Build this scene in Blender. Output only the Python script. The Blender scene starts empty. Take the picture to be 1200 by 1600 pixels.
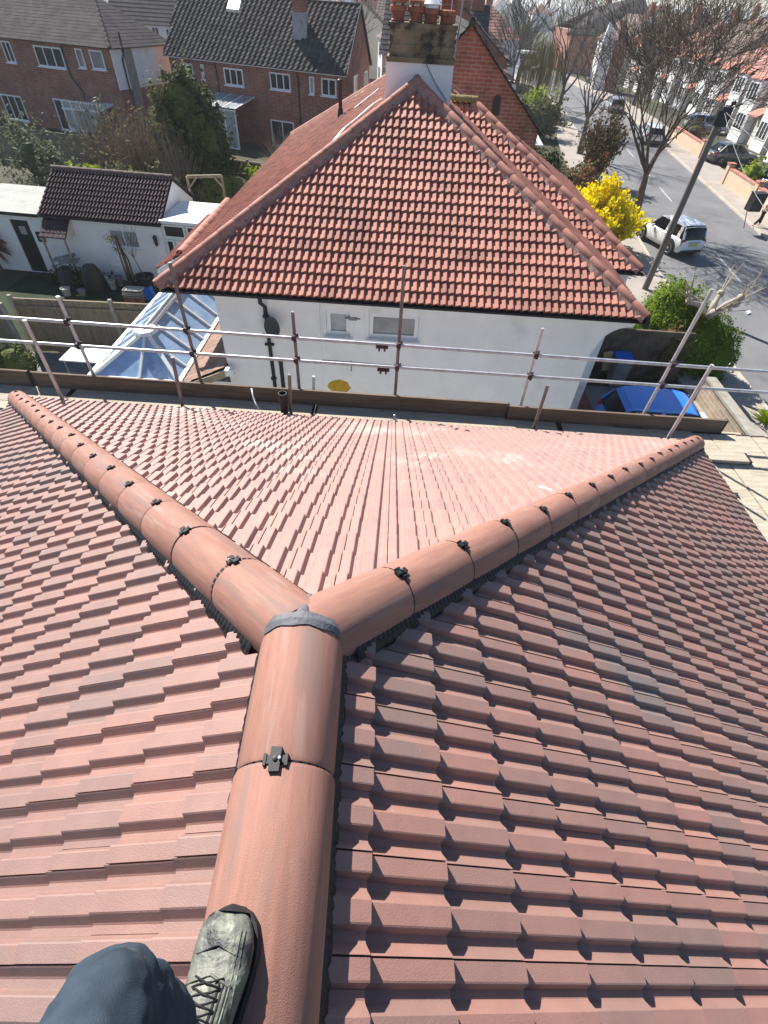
import bpy, math, random
from mathutils import Vector, Matrix
from math import sin, cos, pi, radians, sqrt, atan2
V = Vector
scn = bpy.context.scene
COL = scn.collection

# ---------------------------------------------------------------- camera, sky, sun
EYE = 8.8                                   # phone height above the street
FPX = 775.0                                 # focal length in photo pixels (1200 x 1600)
NADIR = (551.0, 1540.0); PPX, PPY = 600.0, 800.0
_dx, _dy = NADIR[0]-PPX, NADIR[1]-PPY
_L = math.hypot(_dx, _dy)
PITCH = math.atan(FPX/_L)
DN = (_dx/_L, _dy/_L); RT = (DN[1], -DN[0])
FW = V((0, cos(PITCH), -sin(PITCH))); UP = V((0, sin(PITCH), cos(PITCH))); RI = V((1, 0, 0))
cd = bpy.data.cameras.new('camera'); cam = bpy.data.objects.new('camera', cd); COL.objects.link(cam)
cx = RI*RT[0]-UP*DN[0]; cy = RI*(-RT[1])+UP*DN[1]; cz = -FW
m3 = Matrix((cx, cy, cz)).transposed()
cam.matrix_world = Matrix.Translation((0, 0, EYE)) @ m3.to_4x4()
cd.sensor_fit = 'VERTICAL'; cd.sensor_height = 24.0; cd.lens = FPX/1600*24.0
cd.clip_start = 0.02; cd.clip_end = 6000
scn.camera = cam

SUN_EL, SUN_AZ = radians(43), radians(-37)   # azimuth from +Y, negative = to the left
wd = bpy.data.worlds.new("World"); scn.world = wd; wd.use_nodes = True
nt = wd.node_tree
sky = nt.nodes.new('ShaderNodeTexSky'); sky.sky_type = 'NISHITA'; sky.sun_disc = False
sky.sun_elevation = SUN_EL; sky.sun_rotation = SUN_AZ; sky.air_density = 1.0; sky.dust_density = 0.4; sky.ozone_density = 3.5
nt.links.new(sky.outputs[0], nt.nodes['Background'].inputs[0])
nt.nodes['Background'].inputs[1].default_value = 0.068
sd = bpy.data.lights.new('sun', 'SUN'); sd.energy = 5.0; sd.angle = radians(0.5); sd.color = (1.0, 0.955, 0.88)
so = bpy.data.objects.new('sun', sd); COL.objects.link(so)
sdir = V((sin(SUN_AZ)*cos(SUN_EL), cos(SUN_AZ)*cos(SUN_EL), sin(SUN_EL)))
so.rotation_euler = sdir.to_track_quat('Z', 'Y').to_euler(); so.location = (-20, 40, 40)
scn.view_settings.view_transform = 'Standard'; scn.view_settings.look = 'None'
scn.view_settings.exposure = 0.99; scn.view_settings.gamma = 1.0

# ---------------------------------------------------------------- measuring the photograph
def ray(px, py):
    a = (px-PPX)*RT[0]+(py-PPY)*RT[1]; b = (px-PPX)*DN[0]+(py-PPY)*DN[1]
    return FW+RI*(a/FPX)-UP*(b/FPX)
def at_z(px, py, z=0.0):
    r = ray(px, py); return V((0, 0, EYE))+r*((z-EYE)/r.z)
def at_y(px, py, y):
    r = ray(px, py); return V((0, 0, EYE))+r*(y/r.y)

# ---------------------------------------------------------------- materials
def M(name, col, rough=0.8, var=0.15, scale=6.0, bump=0.0, bscale=60.0, spec=0.3, tint=None, metal=0.0,
      spots=None, stretch=None, coat=0.0, per_obj=False):
    """procedural surface; tint=(r,g,b): second colour reached where the face attribute 'tint' is 1;
    spots=(colour, scale, threshold): blotches of a second stuff (lichen, stains)"""
    m = bpy.data.materials.new(name); m.use_nodes = True
    t = m.node_tree; n = t.nodes; l = t.links
    b = n['Principled BSDF']
    b.inputs['Roughness'].default_value = rough; b.inputs['Metallic'].default_value = metal
    b.inputs['Specular IOR Level'].default_value = spec
    if coat: b.inputs['Coat Weight'].default_value = coat; b.inputs['Coat Roughness'].default_value = 0.05
    tc = n.new('ShaderNodeTexCoord'); vec = tc.outputs['Object']
    if per_obj:
        oi = n.new('ShaderNodeObjectInfo'); ml = n.new('ShaderNodeVectorMath'); ml.operation = 'SCALE'
        cmb = n.new('ShaderNodeCombineXYZ')
        for i in range(3): l.new(oi.outputs['Random'], cmb.inputs[i])
        l.new(cmb.outputs[0], ml.inputs[0]); ml.inputs['Scale'].default_value = 57.0
        ad = n.new('ShaderNodeVectorMath'); ad.operation = 'ADD'
        l.new(vec, ad.inputs[0]); l.new(ml.outputs[0], ad.inputs[1]); vec = ad.outputs[0]
    if stretch:
        mp = n.new('ShaderNodeMapping'); mp.inputs['Scale'].default_value = stretch
        l.new(vec, mp.inputs['Vector']); vec2 = mp.outputs[0]
    else: vec2 = vec
    def mix(fac, a, c):
        x = n.new('ShaderNodeMix'); x.data_type = 'RGBA'
        if isinstance(fac, float): x.inputs['Factor'].default_value = fac
        else: l.new(fac, x.inputs['Factor'])
        for s, q in ((x.inputs[6], a), (x.inputs[7], c)):
            if isinstance(q, tuple): s.default_value = (*q, 1)
            else: l.new(q, s)
        return x.outputs[2]
    if tint:
        at = n.new('ShaderNodeAttribute'); at.attribute_name = 'tint'
        base = mix(at.outputs['Fac'], col, tint)
    else: base = col
    if var:
        nz = n.new('ShaderNodeTexNoise'); nz.inputs['Scale'].default_value = scale; nz.inputs['Detail'].default_value = 6
        nz.inputs['Roughness'].default_value = 0.65
        l.new(vec2, nz.inputs['Vector'])
        mr = n.new('ShaderNodeMapRange'); mr.inputs['From Min'].default_value = 0.3; mr.inputs['From Max'].default_value = 0.7
        mr.inputs['To Min'].default_value = 1-var; mr.inputs['To Max'].default_value = 1+var
        l.new(nz.outputs['Fac'], mr.inputs['Value'])
        vm = n.new('ShaderNodeVectorMath'); vm.operation = 'SCALE'
        if isinstance(base, tuple): vm.inputs[0].default_value = base
        else: l.new(base, vm.inputs[0])
        l.new(mr.outputs[0], vm.inputs['Scale']); base = vm.outputs[0]
    if spots:
        for (scol, sscale, thr) in ([spots] if not isinstance(spots, list) else spots):
            ns = n.new('ShaderNodeTexNoise'); ns.inputs['Scale'].default_value = sscale; ns.inputs['Detail'].default_value = 5
            ns.inputs['Roughness'].default_value = 0.6
            l.new(vec2, ns.inputs['Vector'])
            r = n.new('ShaderNodeMapRange'); r.inputs['From Min'].default_value = thr; r.inputs['From Max'].default_value = thr+0.12
            l.new(ns.outputs['Fac'], r.inputs['Value'])
            base = mix(r.outputs[0], base, scol)
    if isinstance(base, tuple): b.inputs['Base Color'].default_value = (*base, 1)
    else: l.new(base, b.inputs['Base Color'])
    if bump:
        nb = n.new('ShaderNodeTexNoise'); nb.inputs['Scale'].default_value = bscale; nb.inputs['Detail'].default_value = 4
        l.new(vec, nb.inputs['Vector'])
        bp = n.new('ShaderNodeBump'); bp.inputs['Strength'].default_value = bump; bp.inputs['Distance'].default_value = 0.02
        l.new(nb.outputs['Fac'], bp.inputs['Height']); l.new(bp.outputs[0], b.inputs['Normal'])
    return m

def brick_mat(name, c1, c2, mortar, rot=0.0):
    m = bpy.data.materials.new(name); m.use_nodes = True
    t = m.node_tree; n = t.nodes; l = t.links; b = n['Principled BSDF']; b.inputs['Roughness'].default_value = 0.9
    b.inputs['Specular IOR Level'].default_value = 0.2
    tc = n.new('ShaderNodeTexCoord'); sx = n.new('ShaderNodeSeparateXYZ'); l.new(tc.outputs['Object'], sx.inputs[0])
    # run along the wall whichever way it faces
    ad = n.new('ShaderNodeMath'); ad.operation = 'ADD'; l.new(sx.outputs[0], ad.inputs[0]); l.new(sx.outputs[1], ad.inputs[1])
    cb = n.new('ShaderNodeCombineXYZ'); l.new(ad.outputs[0], cb.inputs[0]); l.new(sx.outputs[2], cb.inputs[1])
    br = n.new('ShaderNodeTexBrick'); br.inputs['Scale'].default_value = 1.0
    br.inputs['Brick Width'].default_value = 0.40; br.inputs['Row Height'].default_value = 0.135
    br.inputs['Mortar Size'].default_value = 0.016; br.inputs['Bias'].default_value = 0.0
    br.inputs['Color1'].default_value = (*c1, 1); br.inputs['Color2'].default_value = (*c2, 1); br.inputs['Mortar'].default_value = (*mortar, 1)
    l.new(cb.outputs[0], br.inputs['Vector'])
    nz = n.new('ShaderNodeTexNoise'); nz.inputs['Scale'].default_value = 1.3; nz.inputs['Detail'].default_value = 6
    l.new(tc.outputs['Object'], nz.inputs['Vector'])
    mr = n.new('ShaderNodeMapRange'); mr.inputs['From Min'].default_value = 0.3; mr.inputs['From Max'].default_value = 0.7
    mr.inputs['To Min'].default_value = 0.72; mr.inputs['To Max'].default_value = 1.22; l.new(nz.outputs['Fac'], mr.inputs['Value'])
    vm = n.new('ShaderNodeVectorMath'); vm.operation = 'SCALE'; l.new(br.outputs['Color'], vm.inputs[0]); l.new(mr.outputs[0], vm.inputs['Scale'])
    l.new(vm.outputs[0], b.inputs['Base Color'])
    return m

def glass_mat(name, col, rough=0.08):
    m = M(name, col, rough, 0.35, 1.7, spec=0.4); return m

X = {}
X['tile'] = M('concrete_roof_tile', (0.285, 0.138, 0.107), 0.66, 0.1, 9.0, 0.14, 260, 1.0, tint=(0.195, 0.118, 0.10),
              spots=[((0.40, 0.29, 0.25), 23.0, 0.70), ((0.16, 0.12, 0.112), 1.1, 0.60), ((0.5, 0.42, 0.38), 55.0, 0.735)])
X['hiptile_sunlit'] = M('concrete_roof_tile', (0.365, 0.192, 0.158), 0.66, 0.1, 9.0, 0.14, 260, 1.0, tint=(0.285, 0.168, 0.145),
              spots=[((0.40, 0.29, 0.25), 23.0, 0.70), ((0.45, 0.31, 0.27), 0.9, 0.55), ((0.5, 0.42, 0.38), 55.0, 0.735)])  # paler copy of tile: sun sheen painted into hip colour, plus pale dust
X['tile'].node_tree.nodes['Principled BSDF'].inputs['Sheen Weight'].default_value = 0.04
X['tile'].node_tree.nodes['Principled BSDF'].inputs['Sheen Roughness'].default_value = 0.5
X['ridge'] = M('clay_ridge_tile', (0.315, 0.155, 0.117), 0.66, 0.19, 4.0, 0.22, 420, 0.35, stretch=(9, 0.9, 9), per_obj=True,
               spots=[((0.235, 0.15, 0.125), 1.15, 0.55), ((0.35, 0.22, 0.18), 2.2, 0.56), ((0.14, 0.10, 0.09), 0.9, 0.69)])
X['black'] = M('black_plastic', (0.016, 0.016, 0.018), 0.5, 0.2, 20, spec=0.4)
X['underlay'] = M('roof_underlay', (0.03, 0.026, 0.026), 0.9, 0.2)
X['mortar'] = M('grey_mortar', (0.13, 0.13, 0.14), 0.6, 0.3, 14, 0.25, 60)
X['steel'] = M('galvanised_tube', (0.52, 0.52, 0.53), 0.45, 0.25, 7, spec=0.5, metal=0.45, spots=((0.22, 0.18, 0.155), 6, 0.64))
X['rusty'] = M('weathered_tube', (0.19, 0.17, 0.165), 0.6, 0.4, 7, metal=0.35, spots=((0.30, 0.28, 0.27), 9, 0.56))
X['coupler'] = M('rusty_coupler', (0.065, 0.045, 0.04), 0.65, 0.4, 30, 0.3, 80, metal=0.3)
X['board'] = M('weathered_board', (0.42, 0.365, 0.285), 0.9, 0.28, 3.0, 0.4, 40, stretch=(0.6, 7, 7), per_obj=True)
X['toe'] = M('dark_scaffold_board', (0.16, 0.118, 0.09), 0.9, 0.35, 3.0, 0.4, 40, stretch=(0.5, 7, 7), per_obj=True)
X['ntile'] = M('neighbour_roof_tile', (0.46, 0.195, 0.138), 0.75, 0.2, 1.4, 0.3, 120, 0.3, tint=(0.31, 0.128, 0.098),
               spots=((0.34, 0.25, 0.21), 3.2, 0.69))
X['nridge'] = M('neighbour_ridge_tile', (0.42, 0.19, 0.14), 0.75, 0.25, 3.5, 0.3, 90, 0.3, per_obj=True,
                spots=((0.38, 0.29, 0.23), 4.5, 0.62))
X['mossridge'] = M('mossy_ridge_tile', (0.23, 0.19, 0.075), 0.9, 0.4, 9, 0.5, 60)
X['white'] = M('white_render', (0.84, 0.84, 0.84), 0.85, 0.05, 1.5, 0.2, 90)
X['whitepaint'] = M('white_paint', (0.80, 0.80, 0.79), 0.5, 0.05, 5)
X['greywhite'] = M('grey_white_render', (0.87, 0.86, 0.85), 0.85, 0.06, 1.5, 0.2, 60, spots=((0.74, 0.73, 0.71), 0.9, 0.62))
X['upvc'] = M('white_plastic', (0.80, 0.81, 0.82), 0.3, 0.03, 5, spec=0.5)
X['glass'] = glass_mat('dark_window_glass', (0.02, 0.023, 0.027))
X['curtain'] = glass_mat('curtained_window_glass', (0.26, 0.26, 0.27), 0.12)
X['frost'] = glass_mat('pale_window_glass', (0.34, 0.35, 0.37), 0.2)
X['blueglass'] = M('blue_conservatory_glass', (0.29, 0.42, 0.63), 0.10, 0.30, 1.6, spec=0.8, spots=((0.55, 0.63, 0.74), 1.4, 0.58))
X['brick'] = brick_mat('red_brick', (0.36, 0.125, 0.085), (0.26, 0.098, 0.07), (0.30, 0.235, 0.195))
X['brick2'] = brick_mat('orange_brick', (0.33, 0.115, 0.07), (0.24, 0.09, 0.062), (0.30, 0.23, 0.18))
X['tanbrick'] = brick_mat('tan_brick', (0.34, 0.27, 0.19), (0.26, 0.20, 0.145), (0.38, 0.34, 0.28))
X['greytile'] = M('grey_brown_tile', (0.11, 0.092, 0.085), 0.95, 0.3, 1.3, 0.3, 40, 0.06, tint=(0.10, 0.09, 0.088))
X['slate'] = M('dark_roof_tile', (0.05, 0.046, 0.046), 0.95, 0.25, 1.5, 0.2, 40, 0.06, tint=(0.105, 0.095, 0.088))
X['plum'] = M('plum_roof_tile', (0.06, 0.037, 0.04), 0.8, 0.3, 2.0, 0.2, 60, 0.2, tint=(0.07, 0.045, 0.05))
X['brownroof'] = M('brown_lean_to_tile', (0.30, 0.19, 0.145), 0.9, 0.25, 2.5, 0.5, 30, tint=(0.22, 0.145, 0.115))
X['felt'] = M('grey_felt_roof', (0.36, 0.36, 0.335), 0.9, 0.15, 2)
X['lichen'] = M('lichen_stack_render', (0.235, 0.19, 0.125), 0.95, 0.4, 3, 0.8, 22, spots=[((0.055, 0.045, 0.038), 2.6, 0.52), ((0.34, 0.20, 0.045), 1.7, 0.60)])
X['pot'] = M('terracotta_pot', (0.37, 0.125, 0.075), 0.75, 0.3, 6, spots=((0.2, 0.09, 0.065), 7, 0.55))
X['lead'] = M('lead_grey', (0.22, 0.22, 0.23), 0.6, 0.2, 5)
X['asphalt'] = M('asphalt', (0.165, 0.165, 0.17), 0.85, 0.16, 0.5, 0.2, 60, spots=((0.115, 0.115, 0.118), 0.35, 0.58))
X['pave'] = M('paving', (0.34, 0.30, 0.265), 0.9, 0.15, 0.8, 0.2, 30, spots=((0.25, 0.225, 0.2), 0.5, 0.6))
X['kerb'] = M('kerb_stone', (0.44, 0.39, 0.32), 0.9, 0.15, 2)
X['roadpaint'] = M('road_paint', (0.42, 0.41, 0.40), 0.7, 0.15, 4)
X['soil'] = M('ground_cover', (0.06, 0.055, 0.035), 0.95, 0.4, 0.25, 0.3, 8, spots=((0.04, 0.055, 0.02), 0.12, 0.52))
X['lawn'] = M('lawn', (0.022, 0.034, 0.012), 0.95, 0.45, 1.2, 0.8, 30)
X['drive'] = M('concrete_drive', (0.19, 0.185, 0.18), 0.9, 0.22, 1.3, 0.2, 30)
X['redpave'] = M('red_paving', (0.22, 0.095, 0.075), 0.85, 0.25, 2)
X['fence'] = M('weathered_fence', (0.225, 0.18, 0.125), 0.95, 0.35, 3, 0.4, 30, stretch=(6, 6, 0.5))
X['fencepost'] = M('concrete_post', (0.30, 0.275, 0.235), 0.9, 0.25, 4)
X['bark'] = M('tree_bark', (0.115, 0.09, 0.068), 0.95, 0.4, 4, 0.5, 20)
X['twig'] = M('bare_twigs', (0.095, 0.075, 0.058), 0.9, 0.3, 2)
X['greybark'] = M('grey_bark', (0.11, 0.095, 0.082), 0.95, 0.35, 4, 0.4, 20)
X['palebark'] = M('pale_pollard_bark', (0.42, 0.37, 0.31), 0.9, 0.3, 6, 0.5, 25, spots=((0.17, 0.13, 0.10), 6, 0.53))
X['pole'] = M('timber_pole', (0.17, 0.145, 0.125), 0.9, 0.3, 6, 0.3, 30, stretch=(4, 4, 0.4))
X['paletwig'] = M('pale_bare_twigs', (0.27, 0.215, 0.165), 0.9, 0.35, 2)
X['wire'] = M('cable', (0.30, 0.30, 0.31), 0.5, 0.1)
X['wood'] = M('bare_timber', (0.33, 0.27, 0.19), 0.85, 0.3, 4)
X['trouser'] = M('blue_work_trousers', (0.044, 0.061, 0.083), 0.95, 0.3, 14, 0.35, 700, spec=0.1, spots=[((0.105, 0.125, 0.135), 8, 0.56), ((0.22, 0.21, 0.17), 13, 0.68)])
X['boot'] = M('scuffed_boot_leather', (0.13, 0.135, 0.112), 0.5, 0.4, 22, 0.25, 85, 0.4, spots=[((0.25, 0.26, 0.205), 26, 0.56), ((0.02, 0.022, 0.024), 17, 0.52)])
X['sole'] = M('black_rubber', (0.018, 0.018, 0.02), 0.65, 0.3, 30)
X['carwhite'] = M('white_car_paint', (0.76, 0.78, 0.81), 0.25, 0.03, 2, spec=0.5, coat=0.8)
X['carblue'] = M('blue_car_paint', (0.010, 0.19, 0.74), 0.3, 0.06, 2, spec=0.5, coat=0.9)
X['cardark'] = M('dark_car_paint', (0.05, 0.055, 0.065), 0.25, 0.05, 2, spec=0.5, coat=0.9)
X['carpale'] = M('pale_blue_car_paint', (0.16, 0.26, 0.36), 0.25, 0.05, 2, spec=0.5, coat=0.9)
X['carsilver'] = M('silver_car_paint', (0.42, 0.44, 0.47), 0.3, 0.05, 2, spec=0.5, metal=0.4, coat=0.8)
X['carglass'] = M('car_glass', (0.008, 0.009, 0.011), 0.12, 0.1, 2, spec=0.25)
X['street'] = M('street_render', (0.50, 0.475, 0.45), 0.85, 0.2, 0.6)
X['tyre'] = M('tyre_rubber', (0.02, 0.02, 0.021), 0.8, 0.2, 20)
X['alloy'] = M('wheel_alloy', (0.45, 0.45, 0.46), 0.35, 0.1, 5, metal=0.8)
X['redlamp'] = M('red_lamp', (0.30, 0.015, 0.012), 0.2, 0.05, spec=0.6)
X['plate'] = M('yellow_plate', (0.62, 0.50, 0.16), 0.5, 0.05)
X['headlamp'] = M('clear_lamp', (0.6, 0.62, 0.65), 0.1, 0.1, spec=0.8)
X['pinkwall'] = M('cream_garden_wall', (0.54, 0.40, 0.29), 0.9, 0.12, 2)
X['pinkcap'] = M('pink_wall_coping', (0.42, 0.18, 0.14), 0.9, 0.2, 3)
X['pinkroof'] = M('pink_roof_tile', (0.37, 0.18, 0.145), 0.8, 0.25, 0.9, tint=(0.29, 0.14, 0.115))
X['brownstone'] = M('brown_roof', (0.15, 0.105, 0.09), 0.85, 0.3, 1.0, tint=(0.19, 0.14, 0.12))
X['creamwall'] = M('cream_render', (0.60, 0.55, 0.47), 0.85, 0.1, 1)
X['yellow'] = M('ochre_patch', (0.50, 0.31, 0.03), 0.8, 0.2, 9, 0.4, 40)
X['binblue'] = M('blue_bin_plastic', (0.02, 0.14, 0.55), 0.45, 0.1, 5)
X['cardboard'] = M('cardboard', (0.40, 0.30, 0.19), 0.9, 0.15, 5)
X['lantern'] = M('black_iron', (0.02, 0.022, 0.026), 0.5, 0.1)
X['dish'] = M('grey_dish', (0.07, 0.07, 0.075), 0.6, 0.1)
X['steelroof'] = M('haze_free_dark', (0.05, 0.045, 0.045), 0.9, 0.2)
X['skin'] = M('skin', (0.50, 0.30, 0.22), 0.6, 0.1, 9)
X['hair'] = M('brown_hair', (0.075, 0.045, 0.03), 0.7, 0.3, 30)
X['cloth_pale'] = M('pale_top', (0.55, 0.52, 0.50), 0.9, 0.15, 6)
X['cloth_dark'] = M('dark_trousers', (0.02, 0.02, 0.024), 0.9, 0.15, 6)

def leafmat(name, a, b, trans=0.25):
    m = M(name, a, 0.75, 0.18, 0.9, tint=b, spec=0.12)
    n = m.node_tree.nodes; l = m.node_tree.links
    p = n['Principled BSDF']; out = [x for x in n if x.type == 'OUTPUT_MATERIAL'][0]
    tr = n.new('ShaderNodeBsdfTranslucent'); mx = n.new('ShaderNodeMixShader'); mx.inputs[0].default_value = trans
    l.new(p.inputs['Base Color'].links[0].from_socket, tr.inputs['Color'])
    l.new(p.outputs[0], mx.inputs[1]); l.new(tr.outputs[0], mx.inputs[2]); l.new(mx.outputs[0], out.inputs['Surface'])
    return m
X['leaf_bright'] = leafmat('bright_hedge_leaves', (0.21, 0.29, 0.016), (0.085, 0.14, 0.012))
X['leaf_dark'] = leafmat('dark_evergreen_leaves', (0.012, 0.022, 0.009), (0.12, 0.14, 0.04), 0.15)
X['leaf_olive'] = leafmat('olive_leaves', (0.095, 0.105, 0.04), (0.16, 0.155, 0.075))
X['leaf_grey'] = leafmat('grey_green_leaves', (0.21, 0.225, 0.15), (0.07, 0.085, 0.045))
X['leaf_lime'] = leafmat('lime_leaves', (0.34, 0.42, 0.02), (0.19, 0.25, 0.02))
X['leaf_brown'] = leafmat('brown_twiggy_leaves', (0.16, 0.10, 0.055), (0.10, 0.085, 0.04))
X['leaf_red'] = leafmat('russet_leaves', (0.25, 0.09, 0.035), (0.15, 0.075, 0.035))
X['flower'] = leafmat('forsythia_flowers', (0.86, 0.76, 0.008), (0.84, 0.66, 0.006), 0.4)
X['cordy'] = leafmat('cordyline_leaves', (0.14, 0.065, 0.07), (0.24, 0.17, 0.15), 0.15)
X['willow'] = leafmat('willow_shoots', (0.30, 0.26, 0.10), (0.22, 0.19, 0.08))

# ---------------------------------------------------------------- mesh helpers
def world_loc(o):
    p = V((0, 0, 0))
    while o is not None: p += o.location; o = o.parent
    return p
class MB:
    def __init__(s): s.v = []; s.f = []; s.t = []
    def add(s, pts, faces, t=0.0):
        b = len(s.v); s.v += [tuple(p) for p in pts]
        for f in faces: s.f.append([b+i for i in f]); s.t.append(t)
    def poly(s, pts, t=0.0): s.add(pts, [range(len(pts))], t)
    def obox(s, c, a, b, d, t=0.0):
        """box about c with half-axis vectors a, b, d"""
        c, a, b, d = V(c), V(a), V(b), V(d)
        if a.cross(b).dot(d) < 0: a = -a
        P = [c+a*i+b*j+d*k for k in (-1, 1) for j in (-1, 1) for i in (-1, 1)]
        s.add(P, [(0, 2, 3, 1), (4, 5, 7, 6), (0, 1, 5, 4), (2, 6, 7, 3), (0, 4, 6, 2), (1, 3, 7, 5)], t)
    def box(s, x0, x1, y0, y1, z0, z1, t=0.0):
        s.obox(((x0+x1)/2, (y0+y1)/2, (z0+z1)/2), ((x1-x0)/2, 0, 0), (0, (y1-y0)/2, 0), (0, 0, (z1-z0)/2), t)
    def beam(s, p, q, w, h, up=(0, 0, 1), t=0.0):
        p, q = V(p), V(q); d = q-p
        sd = d.cross(V(up));
        if sd.length < 1e-6: sd = d.cross(V((1, 0, 0)))
        sd.normalize(); u = sd.cross(d).normalized()
        s.obox((p+q)/2, d/2, sd*(w/2), u*(h/2), t)
    def path(s, pts, rad, n=8, caps=True, t=0.0):
        pts = [V(p) for p in pts]
        if not isinstance(rad, (list, tuple)): rad = [rad]*len(pts)
        b = len(s.v); prev = None
        for i, p in enumerate(pts):
            d = (pts[min(i+1, len(pts)-1)]-pts[max(i-1, 0)])
            if d.length < 1e-9: d = V((0, 0, 1))
            d.normalize()
            if prev is None:
                a = d.orthogonal().normalized()
            else:
                a = prev-d*prev.dot(d)
                if a.length < 1e-6: a = d.orthogonal()
                a.normalize()
            prev = a; c = d.cross(a)
            for k in range(n):
                th = 2*pi*k/n; s.v.append(tuple(p+(a*cos(th)+c*sin(th))*rad[i]))
        for i in range(len(pts)-1):
            for k in range(n):
                k2 = (k+1) % n
                s.f.append([b+i*n+k, b+i*n+k2, b+(i+1)*n+k2, b+(i+1)*n+k]); s.t.append(t)
        if caps:
            s.f.append([b+k for k in reversed(range(n))]); s.t.append(t)
            e = b+(len(pts)-1)*n; s.f.append([e+k for k in range(n)]); s.t.append(t)
    def tube(s, p, q, r, r2=None, n=10, t=0.0): s.path([p, q], [r, r if r2 is None else r2], n, True, t)
    def lathe(s, prof, c=(0, 0, 0), n=16, t=0.0, axis=(0, 0, 1)):
        c = V(c); ax = V(axis).normalized(); a = ax.orthogonal().normalized(); d = ax.cross(a)
        b = len(s.v)
        for r, z in prof:
            for k in range(n):
                th = 2*pi*k/n; s.v.append(tuple(c+ax*z+(a*cos(th)+d*sin(th))*r))
        for i in range(len(prof)-1):
            for k in range(n):
                k2 = (k+1) % n; s.f.append([b+i*n+k, b+i*n+k2, b+(i+1)*n+k2, b+(i+1)*n+k]); s.t.append(t)
        s.f.append([b+k for k in reversed(range(n))]); s.t.append(t)
        e = b+(len(prof)-1)*n; s.f.append([e+k for k in range(n)]); s.t.append(t)
    def slab(s, pts, thick, nrm=None, t=0.0):
        """flat polygon given thickness below it"""
        pts = [V(p) for p in pts]; n = len(pts)
        if nrm is None: nrm = (pts[1]-pts[0]).cross(pts[2]-pts[0]).normalized()
        low = [p-V(nrm)*thick for p in pts]
        s.add(pts+low, [list(range(n)), list(reversed(range(n, 2*n)))]+[[(i+1) % n, i, n+i, n+(i+1) % n] for i in range(n)], t)
    def loft(s, rings, t=0.0, caps=True):
        n = len(rings[0]); b = len(s.v)
        for r in rings: s.v += [tuple(p) for p in r]
        for i in range(len(rings)-1):
            for k in range(n):
                k2 = (k+1) % n; s.f.append([b+i*n+k, b+i*n+k2, b+(i+1)*n+k2, b+(i+1)*n+k]); s.t.append(t)
        if caps:
            s.f.append([b+k for k in reversed(range(n))]); s.t.append(t)
            e = b+(len(rings)-1)*n; s.f.append([e+k for k in range(n)]); s.t.append(t)
    def build(s, name, mat, parent=None, smooth=False, edge=None):
        off = world_loc(parent) if parent is not None else V((0, 0, 0))
        me = bpy.data.meshes.new(name)
        me.from_pydata([(p[0]-off.x, p[1]-off.y, p[2]-off.z) for p in s.v], [], s.f)
        me.materials.append(mat)
        if any(s.t):
            a = me.attributes.new('tint', 'FLOAT', 'FACE'); a.data.foreach_set('value', s.t)
        if smooth:
            me.polygons.foreach_set('use_smooth', [True]*len(me.polygons))
            if edge: me.set_sharp_from_angle(angle=radians(edge))
        o = bpy.data.objects.new(name, me); COL.objects.link(o)
        if parent is not None: o.parent = parent
        return o
def tag(o, label=None, cat=None, group=None, kind=None):
    if label: o['label'] = label
    if cat: o['category'] = cat
    if group: o['group'] = group
    if kind: o['kind'] = kind
    return o
def thing(name, label, cat, loc=(0, 0, 0), group=None):
    o = bpy.data.objects.new(name, None); COL.objects.link(o); o.location = loc; o.empty_display_size = 0.2
    return tag(o, label, cat, group)
def dup(root, loc=None, rotz=None, scale=None, label=None, group=None, zs=None):
    def cp(o, par):
        c = o.copy(); COL.objects.link(c)
        if par is not None: c.parent = par
        for ch in KIDS.get(o.name, []): cp(ch, c)
        return c
    KIDS = {}
    for o in list(root.children_recursive): KIDS.setdefault(o.parent.name, []).append(o)
    c = cp(root, None)
    if loc is not None: c.location = loc
    if rotz is not None: c.rotation_euler = (0, 0, rotz)
    if scale is not None: c.scale = (scale, scale, scale*(zs or 1))
    if label: c['label'] = label
    if group: c['group'] = group
    return c
def structure(mb, name, mat, **k): return tag(mb.build(name, mat, **k), kind='structure')

# tiled roof slope: real tiles, each with rolls, a butt step and an open side joint
def clip(poly, subject):
    out = subject
    n = len(poly)
    for i in range(n):
        (ax, ay), (bx, by) = poly[i], poly[(i+1) % n]
        inp = out; out = []
        if not inp: return []
        def sd(p): return (bx-ax)*(p[1]-ay)-(by-ay)*(p[0]-ax)
        for j in range(len(inp)):
            p, q = inp[j-1], inp[j]; sp, sq = sd(p), sd(q)
            if sq >= 0:
                if sp < 0: k = sp/(sp-sq); out.append((p[0]+(q[0]-p[0])*k, p[1]+(q[1]-p[1])*k))
                out.append(q)
            elif sp >= 0: k = sp/(sp-sq); out.append((p[0]+(q[0]-p[0])*k, p[1]+(q[1]-p[1])*k))
    return out
def inside(poly, p):
    for i in range(len(poly)):
        (ax, ay), (bx, by) = poly[i], poly[(i+1) % len(poly)]
        if (bx-ax)*(p[1]-ay)-(by-ay)*(p[0]-ax) < -1e-9: return False
    return True
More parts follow.
